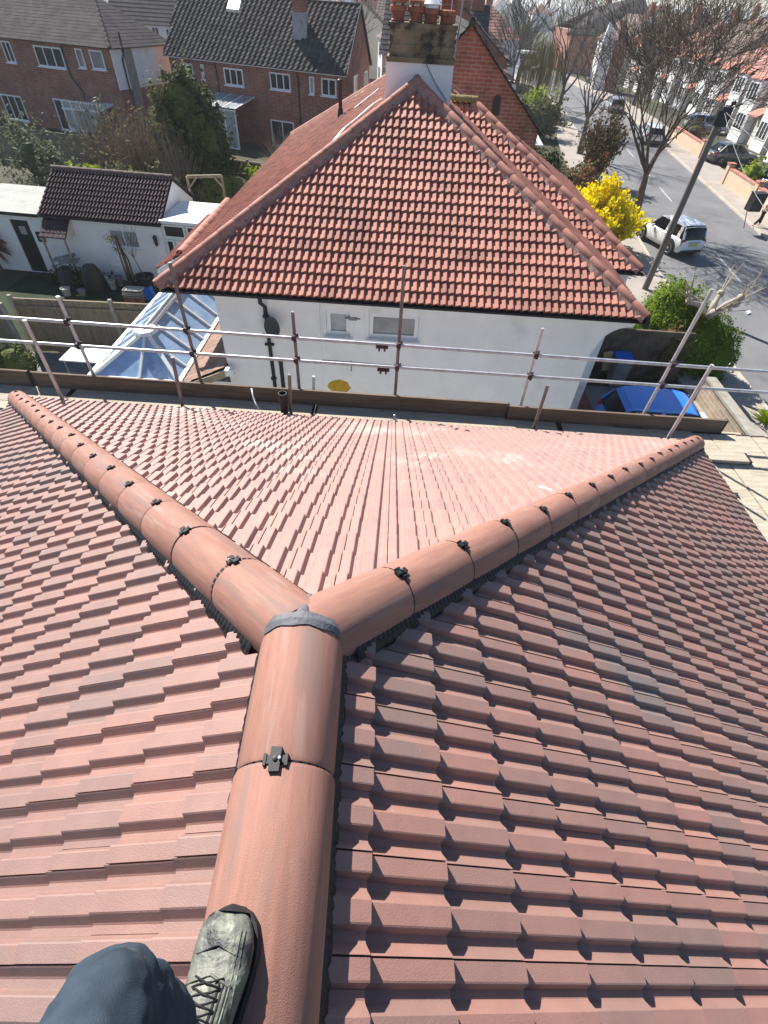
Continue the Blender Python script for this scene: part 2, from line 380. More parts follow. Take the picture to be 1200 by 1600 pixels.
def tiled_slope(name, mat, parent, O, U, Vv, poly, w, g, prof, thick, seed=1, jit=0.0015, uoff=0.0, under=True, stag=0.0):
    """O origin at the eave, U along the eave, Vv up the slope; poly in (u,v), counter-clockwise"""
    rnd = random.Random(seed); O = V(O); U = V(U).normalized(); Vv = V(Vv).normalized(); N = U.cross(Vv).normalized()
    if N.z < 0: N = -N
    mb = MB(); us = [p[0] for p in poly]; vs = [p[1] for p in poly]
    j0, j1 = int(math.floor(min(vs)/g)), int(math.ceil(max(vs)/g))
    def hp(u, u0):
        f = (u-u0)/w
        for (a, ha), (b, hb) in zip(prof, prof[1:]):
            if f <= b+1e-9: return ha+(hb-ha)*(f-a)/(b-a) if b > a else hb
        return prof[-1][1]
    for j in range(j0, j1):
        v0, v1 = j*g, (j+1)*g
        so_ = uoff+(stag*w if j % 2 else 0)
        i0, i1 = int(math.floor((min(us)-so_)/w))-1, int(math.ceil((max(us)-so_)/w))+1
        for i in range(i0, i1):
            u0 = so_+i*w
            rect = [(u0, v0), (u0+w, v0), (u0+w, v1), (u0, v1)]
            cl = clip(poly, rect)
            tn = min(1, max(0.001, rnd.gauss(0.42, 0.27))); dh = rnd.uniform(-jit, jit); sk = rnd.uniform(-jit, jit)*1.5
            if len(cl) < 3: continue
            full = all(inside(poly, p) for p in rect)
            for (fa, ha), (fb, hb) in zip(prof, prof[1:]):
                ua, ub = u0+fa*w, u0+fb*w
                if full:
                    def P(u, v, h): return O+U*u+Vv*v+N*(h+dh+sk*(u-u0)/w+(thick if v == v0 else 0))
                    b = len(mb.v)
                    mb.v += [tuple(P(ua, v0, ha)), tuple(P(ub, v0, hb)), tuple(P(ub, v1, hb)), tuple(P(ua, v1, ha)),
                             tuple(O+U*ua+Vv*(v0+0.002)+N*(ha-0.008)), tuple(O+U*ub+Vv*(v0+0.002)+N*(hb-0.008))]
                    mb.f.append([b, b+1, b+2, b+3]); mb.t.append(tn)
                    mb.f.append([b+4, b+5, b+1, b]); mb.t.append(tn)
                else:
                    if ub-ua < 1e-6: continue
                    c2 = clip(poly, [(ua, v0), (ub, v0), (ub, v1), (ua, v1)])
                    if len(c2) < 3: continue
                    mb.poly([O+U*u+Vv*v+N*(ha+(hb-ha)*(u-ua)/(ub-ua)+dh+thick*(1-(v-v0)/g)) for u, v in c2], tn)
                    if inside(poly, (ua, v0+1e-4)) and inside(poly, (ub, v0+1e-4)):
                        mb.poly([O+U*ua+Vv*v0+N*(ha-0.008), O+U*ub+Vv*v0+N*(hb-0.008),
                                 O+U*ub+Vv*v0+N*(hb+thick+dh), O+U*ua+Vv*v0+N*(ha+thick+dh)], tn)
    o = mb.build(name, mat, parent)
    if under:
        ub = MB(); ub.slab([O+U*u+Vv*v-N*0.012 for u, v in poly], 0.03, N)
        ub.build('roof_underlay', X['underlay'], parent)
    return o
# profiles over one tile: fraction of the width, height
H_ = 0.025
OURS = [(0, 0), (.09, 0), (.115, .003), (.195, H_*.88), (.215, H_), (.425, H_), (.445, H_*.92), (.488, .004), (.5, 0), (.59, 0), (.615, .003),
        (.695, H_*.88), (.712, H_), (.715, H_-.018), (.731, H_-.018), (.734, H_-.002), (.925, H_-.001), (.945, H_*.9), (.988, .004), (1, 0)]
NB = [(0, 0), (.035, .001), (.12, .012), (.34, .046), (.385, .048), (.42, .040), (.445, .006), (.5, 0), (.535, .001), (.62, .012), (.84, .046), (.885, .048), (.92, .040), (.945, .006), (1, 0)]
FARP = [(0, 0), (.3, .01), (.62, .075), (.8, .075), (1, 0)]

# walls with openings and reveals, and windows to sit in them
def wall(mb, O, U, N, L, Ht, holes=(), deep=0.09):
    O, U, N = V(O), V(U).normalized(), V(N).normalized(); Z = V((0, 0, 1))
    us = sorted({0, L, *[h[0] for h in holes], *[h[1] for h in holes]}); zs = sorted({0, Ht, *[h[2] for h in holes], *[h[3] for h in holes]})
    for a, b in zip(us, us[1:]):
        for c, d in zip(zs, zs[1:]):
            if any(h[0] <= a and b <= h[1] and h[2] <= c and d <= h[3] for h in holes): continue
            mb.poly([O+U*a+Z*c, O+U*b+Z*c, O+U*b+Z*d, O+U*a+Z*d])
    for (a, b, c, d) in holes:
        for (p, q) in (((a, c), (b, c)), ((b, c), (b, d)), ((b, d), (a, d)), ((a, d), (a, c))):
            P, Q = O+U*p[0]+Z*p[1], O+U*q[0]+Z*q[1]
            mb.poly([P, Q, Q-N*deep, P-N*deep])
def window(parent, O, U, N, a, b, c, d, deep=0.07, cols=2, rows=1, split=None, fw=0.055, fmat='upvc', gmat='glass', sill=True, name='window', proud=False):
    """frame with mullions as a part, its pane as a sub-part"""
    O, U, N = V(O), V(U).normalized(), V(N).normalized(); Z = V((0, 0, 1))
    if not proud: O = O-N*deep
    f = MB(); th = 0.05
    def bar(u0, u1, z0, z1, t=th): f.obox(O+U*((u0+u1)/2)+Z*((z0+z1)/2)+N*(t/2), U*((u1-u0)/2), N*(t/2), Z*((z1-z0)/2))
    bar(a, b, c, c+fw); bar(a, b, d-fw, d); bar(a, a+fw, c+fw, d-fw); bar(b-fw, b, c+fw, d-fw)
    xs = [a+(b-a)*k/cols for k in range(1, cols)] if split is None else [a+(b-a)*k for k in split]
    for x in xs: bar(x-fw*.45, x+fw*.45, c+fw, d-fw)
    for k in range(1, rows): z = c+(d-c)*(1-.3*k); bar(a+fw, b-fw, z-fw*.3, z+fw*.3, th*.8)
    if sill: f.obox(O+U*((a+b)/2)+Z*(c-.03)+N*(deep*.5+.05), U*((b-a)/2+.05), N*(deep*.5+.06), Z*.03)
    w = f.build(name, X[fmat], parent)
    g = MB(); g.obox(O+U*((a+b)/2)+Z*((c+d)/2)+N*.008, U*((b-a)/2-fw*.5), N*.006, Z*((d-c)/2-fw*.5)); g.build('pane', X[gmat], w)
    return w

# ================================================================ setting: ground and road
ROADC = [(15.6, -40), (15.9, -10), (16.0, 15), (16.3, 25), (16.95, 31), (18.0, 40), (19.7, 55), (20.8, 64), (22.0, 75), (22.6, 90), (21.5, 115), (17, 150), (10, 200)]
def road_edge(off):
    out = []
    for i, p in enumerate(ROADC):
        a = V(ROADC[max(i-1, 0)]); b = V(ROADC[min(i+1, len(ROADC)-1)]); d = (b-a).normalized(); nn = V((d.y, -d.x))
        out.append(V(p)+nn*off)
    return out
def strip(o1, o2, z, z2=None, lo=None):
    mb = MB(); A, B = road_edge(o1), road_edge(o2)
    for i in range(len(A)-1):
        mb.poly([(A[i].x, A[i].y, z), (B[i].x, B[i].y, z), (B[i+1].x, B[i+1].y, z), (A[i+1].x, A[i+1].y, z)])
        if lo is not None:
            for P in (A, B): mb.poly([(P[i].x, P[i].y, z), (P[i+1].x, P[i+1].y, z), (P[i+1].x, P[i+1].y, lo), (P[i].x, P[i].y, lo)])
    return mb
g = MB()
for i in range(-6, 6):
    for j in range(-1, 12):
        if (i, j) == (99, 99): continue
        g.poly([(i*250, j*250-60, 0), ((i+1)*250, j*250-60, 0), ((i+1)*250, (j+1)*250-60, 0), (i*250, (j+1)*250-60, 0)])
structure(g, 'ground', X['soil'])
structure(strip(-3.8, 3.7, 0.012), 'road', X['asphalt'])
structure(strip(-6.2, -3.95, 0.105, lo=0), 'pavement', X['pave']); structure(strip(3.85, 6.7, 0.105, lo=0), 'pavement', X['pave'])
structure(strip(-3.95, -3.8, 0.115, lo=0), 'kerb', X['kerb']); structure(strip(3.7, 3.85, 0.115, lo=0), 'kerb', X['kerb'])
mk = MB()
def along(s):
    d = 0
    for p, q in zip(ROADC, ROADC[1:]):
        p, q = V(p), V(q); L = (q-p).length
        if d+L > s: return p+(q-p)*((s-d)/L), (q-p).normalized()
        d += L
    return V(ROADC[-1]), V((0, 1))
s = 33.3
while s < 240:
    a, da = along(s); b, db = along(s+3.6); n_ = V((da.y, -da.x))*0.055
    mk.poly([(a.x-n_.x, a.y-n_.y, .018), (a.x+n_.x, a.y+n_.y, .018), (b.x+n_.x, b.y+n_.y, .018), (b.x-n_.x, b.y-n_.y, .018)])
    s += 6.9 if s > 55 else 5.0
structure(mk, 'road_marking', X['roadpaint'])
dv = MB(); dv.poly([(4.3, 7.0, .02), (9.75, 7.0, .02), (9.75, 14.9, .02), (4.3, 14.9, .02)]); structure(dv, 'driveway', X['drive'])
pv = MB(); pv.poly([(3.2, 9.0, .04), (6.35, 9.0, .04), (6.35, 15.5, .04), (3.2, 15.5, .04)]); structure(pv, 'side_path', X['redpave'])
co = MB(); co.box(9.8, 12.05, 17.6, 31, 0, .03); structure(co, 'front_drive', X['pave'])
lw = MB(); lw.poly([(-15.5, 15.3, .015), (-7.4, 15.3, .015), (-7.4, 20.7, .015), (-15.5, 20.7, .015)]); structure(lw, 'lawn', X['lawn'])
pt = MB(); pt.poly([(-13, 8, .02), (-7.3, 8, .02), (-7.3, 14.7, .02), (-13, 14.7, .02)]); structure(pt, 'patio', X['drive'])

# ================================================================ the roof underfoot
rd = V((-0.044, 1, 0)).normalized()                    # along the ridge, away from the viewer
rp = V((rd.y, -rd.x, 0))                               # to the right of it
APEX = V((-0.235, 0.805, EYE-1.475)); ZE = EYE-4.32; YE = 5.9
HL = V((-5.40, YE, ZE)); HR = V((4.43, YE, ZE))
house = thing('house', 'newly re-roofed house under the viewer with terracotta concrete tiles and Y shaped ridge', 'house', (0, 0, 0))
TW, TG, TT = 0.202, 0.246, 0.038
bk = 10.0
# right slope
def slope(name, corner, udir, apexA, apexB, seed, mirror=False):
    pass
eR = HR; runR = (APEX-HR); vhor = -rp; dR = -(APEX-HR).dot(rp); rise = APEX.z-ZE
VR = (vhor*dR+V((0, 0, rise))); SL = VR.length; VR.normalize()
uJ = -(APEX-HR).dot(rd)                                 # along -rd
uJ = (HR-APEX).dot(rd)
tiled_slope('roof_slope', X['tile'], house, HR, -rd, VR, [(0, 0), (bk, 0), (bk, SL), (uJ, SL)], TW, TG, OURS, TT, 3, uoff=0.05)
dL = (APEX-HL).dot(rp); VL = (rp*dL+V((0, 0, rise))); SLl = VL.length; VL.normalize()
uL = (HL-APEX).dot(rd)
tiled_slope('roof_slope', X['tile'], house, HL, rd, VL, [(-bk, 0), (0, 0), (-uL, SLl), (-bk, SLl)], TW, TG, OURS, TT, 4, uoff=0.02)
VH = V((0, -(YE-APEX.y), rise)); SLh = VH.length; VH.normalize()
tiled_slope('roof_slope', X['hiptile_sunlit'], house, HL, (1, 0, 0), VH, [(0, 0), (HR.x-HL.x, 0), (APEX.x-HL.x, SLh)], TW, TG, OURS, TT, 5, uoff=0.03)
# walls, gutters and fascia below
w_ = MB()
cor = [HL+V((.35, -.35, -.12)), HR+V((-.35, -.35, -.12)), HR-rd*bk+V((-.35, 0, -.12)), HL-rd*bk+V((.35, 0, -.12))]
for a, b in zip(cor, cor[1:]+cor[:1]): w_.poly([(a.x, a.y, 0), (b.x, b.y, 0), b, a])
w_.build('wall', X['white'], house)
def gutter(parent, p, q, out, mat='black'):
    p, q, out = V(p), V(q), V(out).normalized(); mb = MB(); R = 0.055
    prof = [(cos(a)*R, -sin(a)*R) for a in [pi*k/7 for k in range(8)]]+[(cos(a)*(R-.006), -sin(a)*(R-.006)) for a in [pi*(7-k)/7 for k in range(8)]]
    mb.loft([[P+out*x+V((0, 0, z)) for x, z in prof] for P in (p, q)])
    return mb.build('gutter', X[mat], parent)
gutter(house, HL+V((0, .05, -.02)), HR+V((0, .05, -.02)), (0, 1, 0))
gutter(house, HR+rp*.05+V((0, 0, -.02)), HR-rd*bk+rp*.05+V((0, 0, -.02)), rp)
gutter(house, HL-rp*.05+V((0, 0, -.02)), HL-rd*bk-rp*.05+V((0, 0, -.02)), -rp)

RR = 0.127
def cap(parent, p, q, up, mat, R=RR, th=0.016, seg=14, lip=True, name='ridge_tile'):
    """half round tile from p to q, tiny wobble, real thickness"""
    p, q, up = V(p), V(q), V(up); d = (q-p).normalized(); sd = d.cross(up).normalized(); up = sd.cross(d).normalized()
    mb = MB(); rings = []
    o = bpy.data.objects.new(name, bpy.data.meshes.new(name)); bpy.data.objects.remove(o)
    L = (q-p).length; prof_t = [(0, R-th), (0.0, R-.004), (.012, R), (L*.5, R+.0015), (L-.012, R), (L, R-.004), (L, R-th)]
    # local frame: x across, y along, z up, so the streaks run along the tile
    for s_, r in prof_t:
        rings.append([(-cos(pi*k/seg)*r, s_, sin(pi*k/seg)*r) for k in range(seg+1)])
    inner = [[(-cos(pi*k/seg)*(R-th), s_, sin(pi*k/seg)*(R-th)) for k in range(seg+1)] for s_ in (L, 0)]
    rings += inner
    n = seg+1; mb.v = [v for r in rings for v in r]
    for i in range(len(rings)):
        i2 = (i+1) % len(rings)
        for k in range(seg): mb.f.append([i*n+k, i*n+k+1, i2*n+k+1, i2*n+k]); mb.t.append(0)
    for k in (0, seg):
        mb.f.append([i*n+k for i in range(len(rings))]); mb.t.append(0)
    o = mb.build(name, X[mat], None, smooth=True, edge=40)
    off = world_loc(parent)
    Mx = Matrix((sd, d, up)).transposed().to_4x4(); Mx.translation = p-off
    o.parent = parent; o.matrix_local = Mx
    return o
def ridge_run(parent, p, q, up, L, mat, R=RR, gap=0.007, clips=True, first=0.0, name='ridge_tile', seed=0, cs=1.0):
    p, q = V(p), V(q); d = (q-p).normalized(); tot = (q-p).length; s_ = first; rnd = random.Random(seed); up = V(up)
    out = []
    while s_ < tot-0.05:
        e = min(s_+L, tot)
        wob = up*rnd.uniform(-.002, .004)
        o = cap(parent, p+d*s_+wob, p+d*(e-gap)+wob, up, mat, R, name=name); out.append(o)
        if clips:
            # black union ring under the joint and the screwed clip over it
            r = MB(); sg = 16
            for k in range(sg):
                th0 = pi*(k+.12)/sg; th1 = pi*(k+.78)/sg
                for (r0, y0, y1) in ((R-.0045, L-gap-.004, L+.012),):
                    A = [(-cos(t)*rr, y, sin(t)*rr) for y in (y0, y1) for t in (th0, th1) for rr in (R-.02, r0)]
                    r.add(A, [(0, 1, 3, 2), (4, 6, 7, 5), (1, 5, 7, 3), (0, 4, 5, 1), (2, 3, 7, 6)])
            A = []
            for k in range(sg+1):
                t = pi*k/sg; A += [(-cos(t)*(R-.012), L-gap-.03, sin(t)*(R-.012)), (-cos(t)*(R-.012), L+.03, sin(t)*(R-.012))]
            r.add(A, [(2*k, 2*k+2, 2*k+3, 2*k+1) for k in range(sg)])
            if e-s_ > L*.95:
                u = r.build('union_ring', X['black']); u.parent = o
                c = MB()
                z0 = R+.004
                c.box(-.0135, .0135, L-.032, L+.026, z0-.004, z0+.010); c.box(-.025, .025, L-.013, L+.007, z0-.010, z0+.003)
                c.box(-.031, -.0235, L-.017, L+.011, z0-.014, z0+.006); c.box(.0235, .031, L-.017, L+.011, z0-.014, z0+.006)
                c.lathe([(.0001, .0), (.007, .0), (.006, .004), (.0001, .005)], (0, L-.003, z0+.010), 8)
                cl = c.build('clip', X['black']); cl.parent = o
                cl.rotation_euler = (0, rnd.uniform(-.12, .12), 0); cl.scale = (cs, 1, 1)
                sc = MB(); sc.lathe([(.0001, 0), (.0042, 0), (.0038, .003), (.0001, .0035)], (0, L-.003, z0+.0145), 8); k_ = sc.build('screw', X['alloy']); k_.parent = o
        s_ = e
    return out
Zc = 0.002
CJ = APEX+V((0, 0, Zc))
_b = at_z(379, 1600, EYE-1.335); rv_ = V((_b.x-CJ.x, _b.y-CJ.y, .004)).normalized()
ridge_run(house, CJ, CJ+rv_*0.415, (0, 0, 1), 0.41, 'ridge', .131, first=0.0, seed=1)
ridge_run(house, CJ+rv_*0.41, CJ+rv_*1.4, (0, 0, 1), 0.49, 'ridge', .135, first=0.0, seed=8)
ridge_run(house, CJ+rv_*1.39, CJ-rd*9.0, (0, 0, 1), 0.49, 'ridge', .131, first=0.0, seed=18)
def hip_up(n1, n2): return (n1+n2).normalized()
NR = (-rd).cross(VR).normalized(); NR = NR if NR.z > 0 else -NR
NL = rd.cross(VL).normalized(); NL = NL if NL.z > 0 else -NL
NH = V((1, 0, 0)).cross(VH).normalized(); NH = NH if NH.z > 0 else -NH
lift = 0.0
for E_, nn, sd_ in ((HL, NL, 2), (HR, NR, 3)):
    d = (E_-APEX).normalized(); u = hip_up(nn, NH)
    ridge_run(house, CJ+d*0.0+u*lift, E_+d*0.04+u*lift, u, 0.45, 'ridge', first=0.0, seed=sd_, cs=.8)
    # closing disc at the eave end
    e = MB(); e.lathe([(.001, 0), (RR-.02, 0), (RR-.02, .01), (.001, .012)], E_+d*0.03, 16, axis=d); e.build('end_disc', X['ridge'], house)
# black pleated dry-fix strip showing either side of every ridge and hip
def dryroll(p, q, up, na, nb):
    p, q, up = V(p), V(q), V(up); d = (q-p).normalized(); sd = d.cross(up).normalized(); L = (q-p).length; rnd = random.Random(9)
    mb = MB(); n = int(L/0.013)
    for side, nn in ((-1, na), (1, nb)):
        f = (sd*side-nn*(sd*side).dot(nn)).normalized()      # down the slope it lies on
        rows = []
        for i in range(n+1):
            P = p+d*(L*i/n); k = (i % 2)*.004
            wob = rnd.uniform(-.004, .004)
            rows.append([P+f*.075+nn*.075, P+f*(.130+k)+nn*(.052+k), P+f*(.150+wob*.4)+nn*(.036+rnd.uniform(0, .008)), P+f*(.163+wob)+nn*.006])
        for a, b in zip(rows, rows[1:]):
            for j in range(3): mb.poly([a[j], b[j], b[j+1], a[j+1]])
    return mb.build('dry_ridge_roll', X['black'], house)
dryroll(CJ+rd*.02, CJ-rd*9, (0, 0, 1), NR, NL)
for E_, nn, flip in ((HL, NL, 0), (HR, NR, 1)):
    d = (E_-APEX).normalized(); u = hip_up(nn, NH)
    sd = d.cross(u)
    # side -1 lies on whichever slope its direction falls towards
    a, b = (nn, NH) if (-sd).dot(nn) > (-sd).dot(NH) else (NH, nn)
    dryroll(CJ+d*.12, E_, u, a, b)
# mortar where the three runs meet
mo = MB(); rnd = random.Random(5)
def ring_strip(mb, c, d, up, R, w, t, a0=0, a1=pi, n=36):
    c, d, up = V(c), V(d).normalized(), V(up); sd = d.cross(up).normalized(); up = sd.cross(d)
    rows = []
    for k in range(n+1):
        t_ = a0+(a1-a0)*k/n; o = -sd*cos(t_)+up*sin(t_); j0, j1 = .003*sin(k*.9), .003*sin(k*.7+1)
        rows.append([c+o*(R-.02)-d*(w/2), c+o*(R+t*.6)-d*(w/2+j0), c+o*(R+t*1.15)+d*rnd.uniform(-.001, .001), c+o*(R+t*.5)+d*(w/2+j1), c+o*(R-.03)+d*(w/2+.006)])
    for a, b in zip(rows, rows[1:]):
        for j in range(4): mb.poly([a[j], b[j], b[j+1], a[j+1]])
ring_strip(mo, CJ+rd*0.004, rd, (0, 0, 1), RR+.003, .046, .007, -.15, pi+.25)
dl, dr_ = (HL-APEX).normalized(), (HR-APEX).normalized()
bis = V((0, 1, 0)); A0 = CJ+V((0, .02, RR-.002)); 
pts = []
for k in range(12):
    f = k/11.0; y = .02+.135*f
    # valley between the two hip tiles: sits on both barrels
    P = V((CJ.x, CJ.y+y, CJ.z+sqrt(max(0, RR*RR-(y*.52)**2))-y*.42-.008)); pts.append(P)
mo.path(pts, [.024-.010*k/11+rnd.uniform(-.002, .002) for k in range(12)], 8)
bl = []
for k in range(14):
    t_ = 2*pi*k/14; bl.append(CJ+rp*(RR+.02+.034*cos(t_)*(1+.3*rnd.random()))+rd*(.0+.055*sin(t_)*(1+.3*rnd.random())))
pass
mo.path([CJ+rd*(.03-.02*k)+rp*(RR-.004+.006*k)+V((0, 0, -.005-.022*k)) for k in range(5)], [.02, .024, .022, .018, .008], 8)
mo.path([CJ+rd*(.03-.02*k)-rp*(RR-.004+.004*k)+V((0, 0, -.005-.02*k)) for k in range(4)], [.014, .016, .014, .008], 8)
mo.obox(CJ+rd*.02+rp*.185-V((0, 0, .105)), rp*.045-V((0, 0, .026)), rd*.05, NR*.006)
mo.build('mortar_joint', X['mortar'], house, smooth=True)

# soil vent pipe standing at the eave
sv = MB(); p0 = at_y(446, 655, 6.02); sv.lathe([(.055, -1.2), (.055, .42), (.062, .42), (.062, .50), (.052, .50), (.050, .2), (.0001, .2)], (p0.x, 6.02, p0.z-.05), 18)
tag(sv.build('soil_vent_pipe', X['black'], smooth=True, edge=40), 'short black plastic vent pipe with an open top standing at the near eave', 'vent pipe')

# ================================================================ scaffold
YO, YI = 6.78, 6.03
DECK = EYE-4.63; RT_ = 0.0245
def coupler(parent, c, ax, r=.034):
    mb = MB(); c = V(c)
    mb.obox(c, (r*.95, 0, 0), (0, .050, 0), (0, 0, .030)); mb.obox(c+V((.010, -.03, 0)), (.018, 0, 0), (0, .030, 0), (0, 0, .046))
    mb.tube(c+V((.05, -.02, .02)), c+V((-.055, -.02, .02)), .010, n=6); mb.tube(c+V((.045, .03, -.03)), c+V((.045, .03, .045)), .010, n=6)
    return mb.build('coupler', X['coupler'], parent)
railz = []
def rail(pa, pb, label):
    a, b = at_y(*pa, YO-.055), at_y(*pb, YO-.055); d = (b-a).normalized()
    t = thing('guard_rail', label, 'scaffold tube', a)
    m = MB(); m.tube(a-d*1.5, b+d*1.2, RT_, n=14); m.build('tube', X['steel'], t, smooth=True, edge=40)
    return t, a, d
r1, a1, d1 = rail((0, 495.5), (1200, 581), 'upper of the two long galvanised scaffold guard rails')
r2, a2, d2 = rail((0, 532), (1200, 613.5), 'lower of the two long galvanised scaffold guard rails, nearer the toe boards')
def on(a, d, x): return a+d*((x-a.x)/d.x)
for px, py, r_ in ((597, 541, r1), (599, 577, r2)):
    m = MB(); p = at_y(px, py, YO-.055); m.lathe([(.034, -.09), (.038, -.085), (.038, .085), (.034, .09)], p, 12, axis=d1)
    m.obox(p+V((-.04, 0, -.05)), (.014, 0, 0), (0, .02, 0), (0, 0, .022)); m.obox(p+V((.04, 0, -.05)), (.014, 0, 0), (0, .02, 0), (0, 0, .022)); m.build('sleeve_coupler', X['coupler'], r_)
def standard(pt, pb, y, label, mat, low=None, rails=True, cap_=False):
    a, b = at_y(*pt, y), at_y(*pb, y); d = (b-a).normalized()
    t = thing('scaffold_pole', label, 'scaffold pole', (b.x, y, b.z))
    m = MB(); bot = a+d*((low-a.z)/d.z) if low is not None else b
    m.lathe([(RT_-.004, .0), (RT_, .0), (RT_, (bot-a).length), (RT_-.004, (bot-a).length)], a, 14, axis=d); m.build('tube', X[mat], t, smooth=True, edge=40)
    if rails:
        for aa, dd in ((a1, d1), (a2, d2)):
            z = on(aa, dd, a.x).z
            if z < a.z: p = a+d*((z-a.z)/d.z); coupler(t, (p.x, y-.03, z), None)
    f = MB(); f.obox((b.x, y-.02, b.z+.0), (.06, 0, 0), (0, .04, 0), (0, 0, .022)); f.tube((b.x-.07, y-.04, b.z+.02), (b.x+.07, y-.04, b.z+.02), .012, n=6)
    f.build('coupler', X['coupler'], t)
    return t
lo = 0.0
standard((90, 463), (148, 590), YO, 'grey outer scaffold pole in front of the wooden fence, left of the conservatory', 'steel', lo)
standard((265, 410), (315, 600), YO, 'tall dark scaffold pole crossing the blue conservatory roof', 'rusty', lo)
standard((457, 487), (468, 612), YO, 'outer scaffold pole beside the black downpipe and satellite dish', 'rusty', lo)
standard((632, 415), (617, 620), YO, 'tallest scaffold pole, overlapping the red roof by the wide window', 'rusty', lo)
standard((848, 513), (812, 638), YO, 'outer scaffold pole before the blank white wall, right of the windows', 'steel', lo)
standard((1113, 452), (1005, 648), YO, 'long leaning-looking scaffold pole in front of the green hedge and blue car', 'steel', lo)
standard((38, 500), (100, 628), YI, 'inner scaffold pole at the far left corner of the near roof', 'steel', lo, False)
standard((269, 558), (287, 642), YI, 'short dark scaffold pole at the eave below the conservatory', 'rusty', lo, False)
standard((452, 585), (455, 650), YI+.03, 'short thin scaffold pole touching the black vent pipe', 'rusty', lo, False)
standard((856, 602), (832, 675), YI, 'short scaffold pole at the eave right of the wide roof valley', 'rusty', lo, False)
standard((1113, 570), (1040, 690), YI, 'inner scaffold pole at the end of the right hip', 'steel', lo, False)
standard((490, 588), (490, 612), YO+.25, 'stub of scaffold tube just behind the toe board under the satellite dish', 'steel', lo, False)
# toe boards
def plank(x0, x1, y0, y1, z0, z1, label, mat, cat='scaffold board', group=None, rot=0.0, name='scaffold_board', irons=True):
    c = V(((x0+x1)/2, (y0+y1)/2, z0)); t = thing(name, label, cat, c, group)
    m = MB(); m.obox((c.x, c.y, (z0+z1)/2), ((x1-x0)/2, 0, 0), (0, (y1-y0)/2, 0), (0, 0, (z1-z0)/2)); o = m.build('board', X[mat], t)
    if irons:
        ax = 0 if x1-x0 > y1-y0 else 1
        for e in (0, 1):
            i = MB()
            if z1-z0 > .1: i.box((x0 if e == 0 else x1-.02)-.002, (x0+.02 if e == 0 else x1)+.002, y0-.003, y1+.003, z0-.002, z1+.002)
            elif ax == 0: i.box((x0 if e == 0 else x1-.03)-.002, (x0+.03 if e == 0 else x1)+.002, y0-.002, y1+.002, z0-.003, z1+.003)
            else: i.box(x0-.002, x1+.002, (y0 if e == 0 else y1-.03)-.002, (y0+.03 if e == 0 else y1)+.002, z0-.003, z1+.003)
            i.build('end_band', X['coupler'], t)
    t.rotation_euler = (0, 0, rot); return t
tz = EYE-4.37
plank(-9.2, -5.75, YO-.075, YO-.037, DECK, tz+.01, 'dark toe board at the far left end of the scaffold', 'toe', name='toe_board')
plank(-5.7, 1.86, YO-.075, YO-.037, DECK+.005, tz, 'long dark brown toe board standing along the middle of the scaffold', 'toe', name='toe_board')
plank(1.84, 5.3, YO-.118, YO-.08, DECK, tz-.015, 'paler brown toe board on the right, below the blue car', 'toe', name='toe_board')
rnd = random.Random(21)
deckl = 'grey deck board lying beside the toe boards along the far eave'
for k, y in enumerate((6.08, 6.30, 6.52)):
    x = -9.0
    for L in (3.9, 3.9, 3.9, 3.0):
        plank(x, x+L-.02, y, y+.205, DECK-.04+rnd.uniform(0, .004), DECK-.004, deckl, 'board', group='boards of the far scaffold deck', rot=rnd.uniform(-.002, .002)); x += L
# right-hand platform: pale boards running back along the right eave
rb = 'pale boards of the sunlit platform past the right eave'
for k in range(10):
    y = YE+.75
    x = HR.x+.16+k*.232
    if k < 1: y = YE+.02
    for L in (2.35, 3.9, 3.9):
        jx = rnd.uniform(-.012, .012); off = .0 if k > 0 else -.0
        c = V((x, y+off, 0)); y2 = y-L+.03
        xs = (y2-YE)*-.044
        plank(x+jx+xs, x+jx+xs+.222, y2+off, y+off, DECK-.04+rnd.uniform(-.004, .02), DECK-.004+rnd.uniform(-.002, .02), 'pale sunlit scaffold board running along the right eave', 'board', group='boards of the right platform', rot=.044); y = y2-.02
plank(HR.x+.12, HR.x+.98, YE-.02, YE+.19, DECK+.03, DECK+.07, 'short loose board lying across the platform at the right hip end', 'board')
plank(HR.x+.16, HR.x+.38, YE-.36, YE-.12, DECK+.03, DECK+.065, 'square offcut of board beside the right hip end', 'board', irons=False)
plank(HR.x+.22, HR.x+.46, YE-.72, YE-.52, DECK+.03, DECK+.075, 'smaller offcut of board farther down the right eave', 'board', irons=False)
for k in range(4):
    x1 = HL.x-.16-k*.232
    y = 6.0
    for L in (1.3, 3.9, 3.9):
        y2 = y-L
        plank(x1-.222, x1, y2+.02, y, DECK-.04+rnd.uniform(-.004, .008), DECK-.004+rnd.uniform(0, .008), 'pale scaffold board running along the left eave', 'board', group='boards of the left platform', rot=.044); y = y2
hk = MB(); p = at_y(616, 655, YI); hk.tube((p.x, YI+.05, p.z-.06), (p.x, YI-.05, p.z+.02), .02, n=10); hk.tube((p.x+.02, YI-.02, p.z-.05), (p.x-.005, YI-.03, p.z+.10), .012, n=8); hk.box(p.x-.05, p.x+.05, YI-.03, YI+.03, p.z-.03, p.z+.005)
tag(hk.build('tube_clip', X['steel']), 'steel clip on the gutter edge below the tallest pole', 'clip')
hs = MB(); P = [at_y(393, 607, YO-.12), at_y(395, 618, YO-.2), at_y(399, 630, YO-.3), at_y(406, 641, YO-.4)]; hs.path(P, .011, 8)
tag(hs.build('hose', X['upvc'], smooth=True), 'short white bent hose hanging over the toe board', 'hose')
bt = MB(); p = at_y(985, 669, YO-.13); bt.obox(p, (.26, 0, 0), (0, .006, 0), (0, 0, .010)); bt.tube(p+V((.24, -.012, .0)), p+V((.28, -.012, .0)), .02, n=8)
tag(bt.build('spirit_bar', X['rusty']), 'narrow metal bar lying against the right toe board', 'bar')
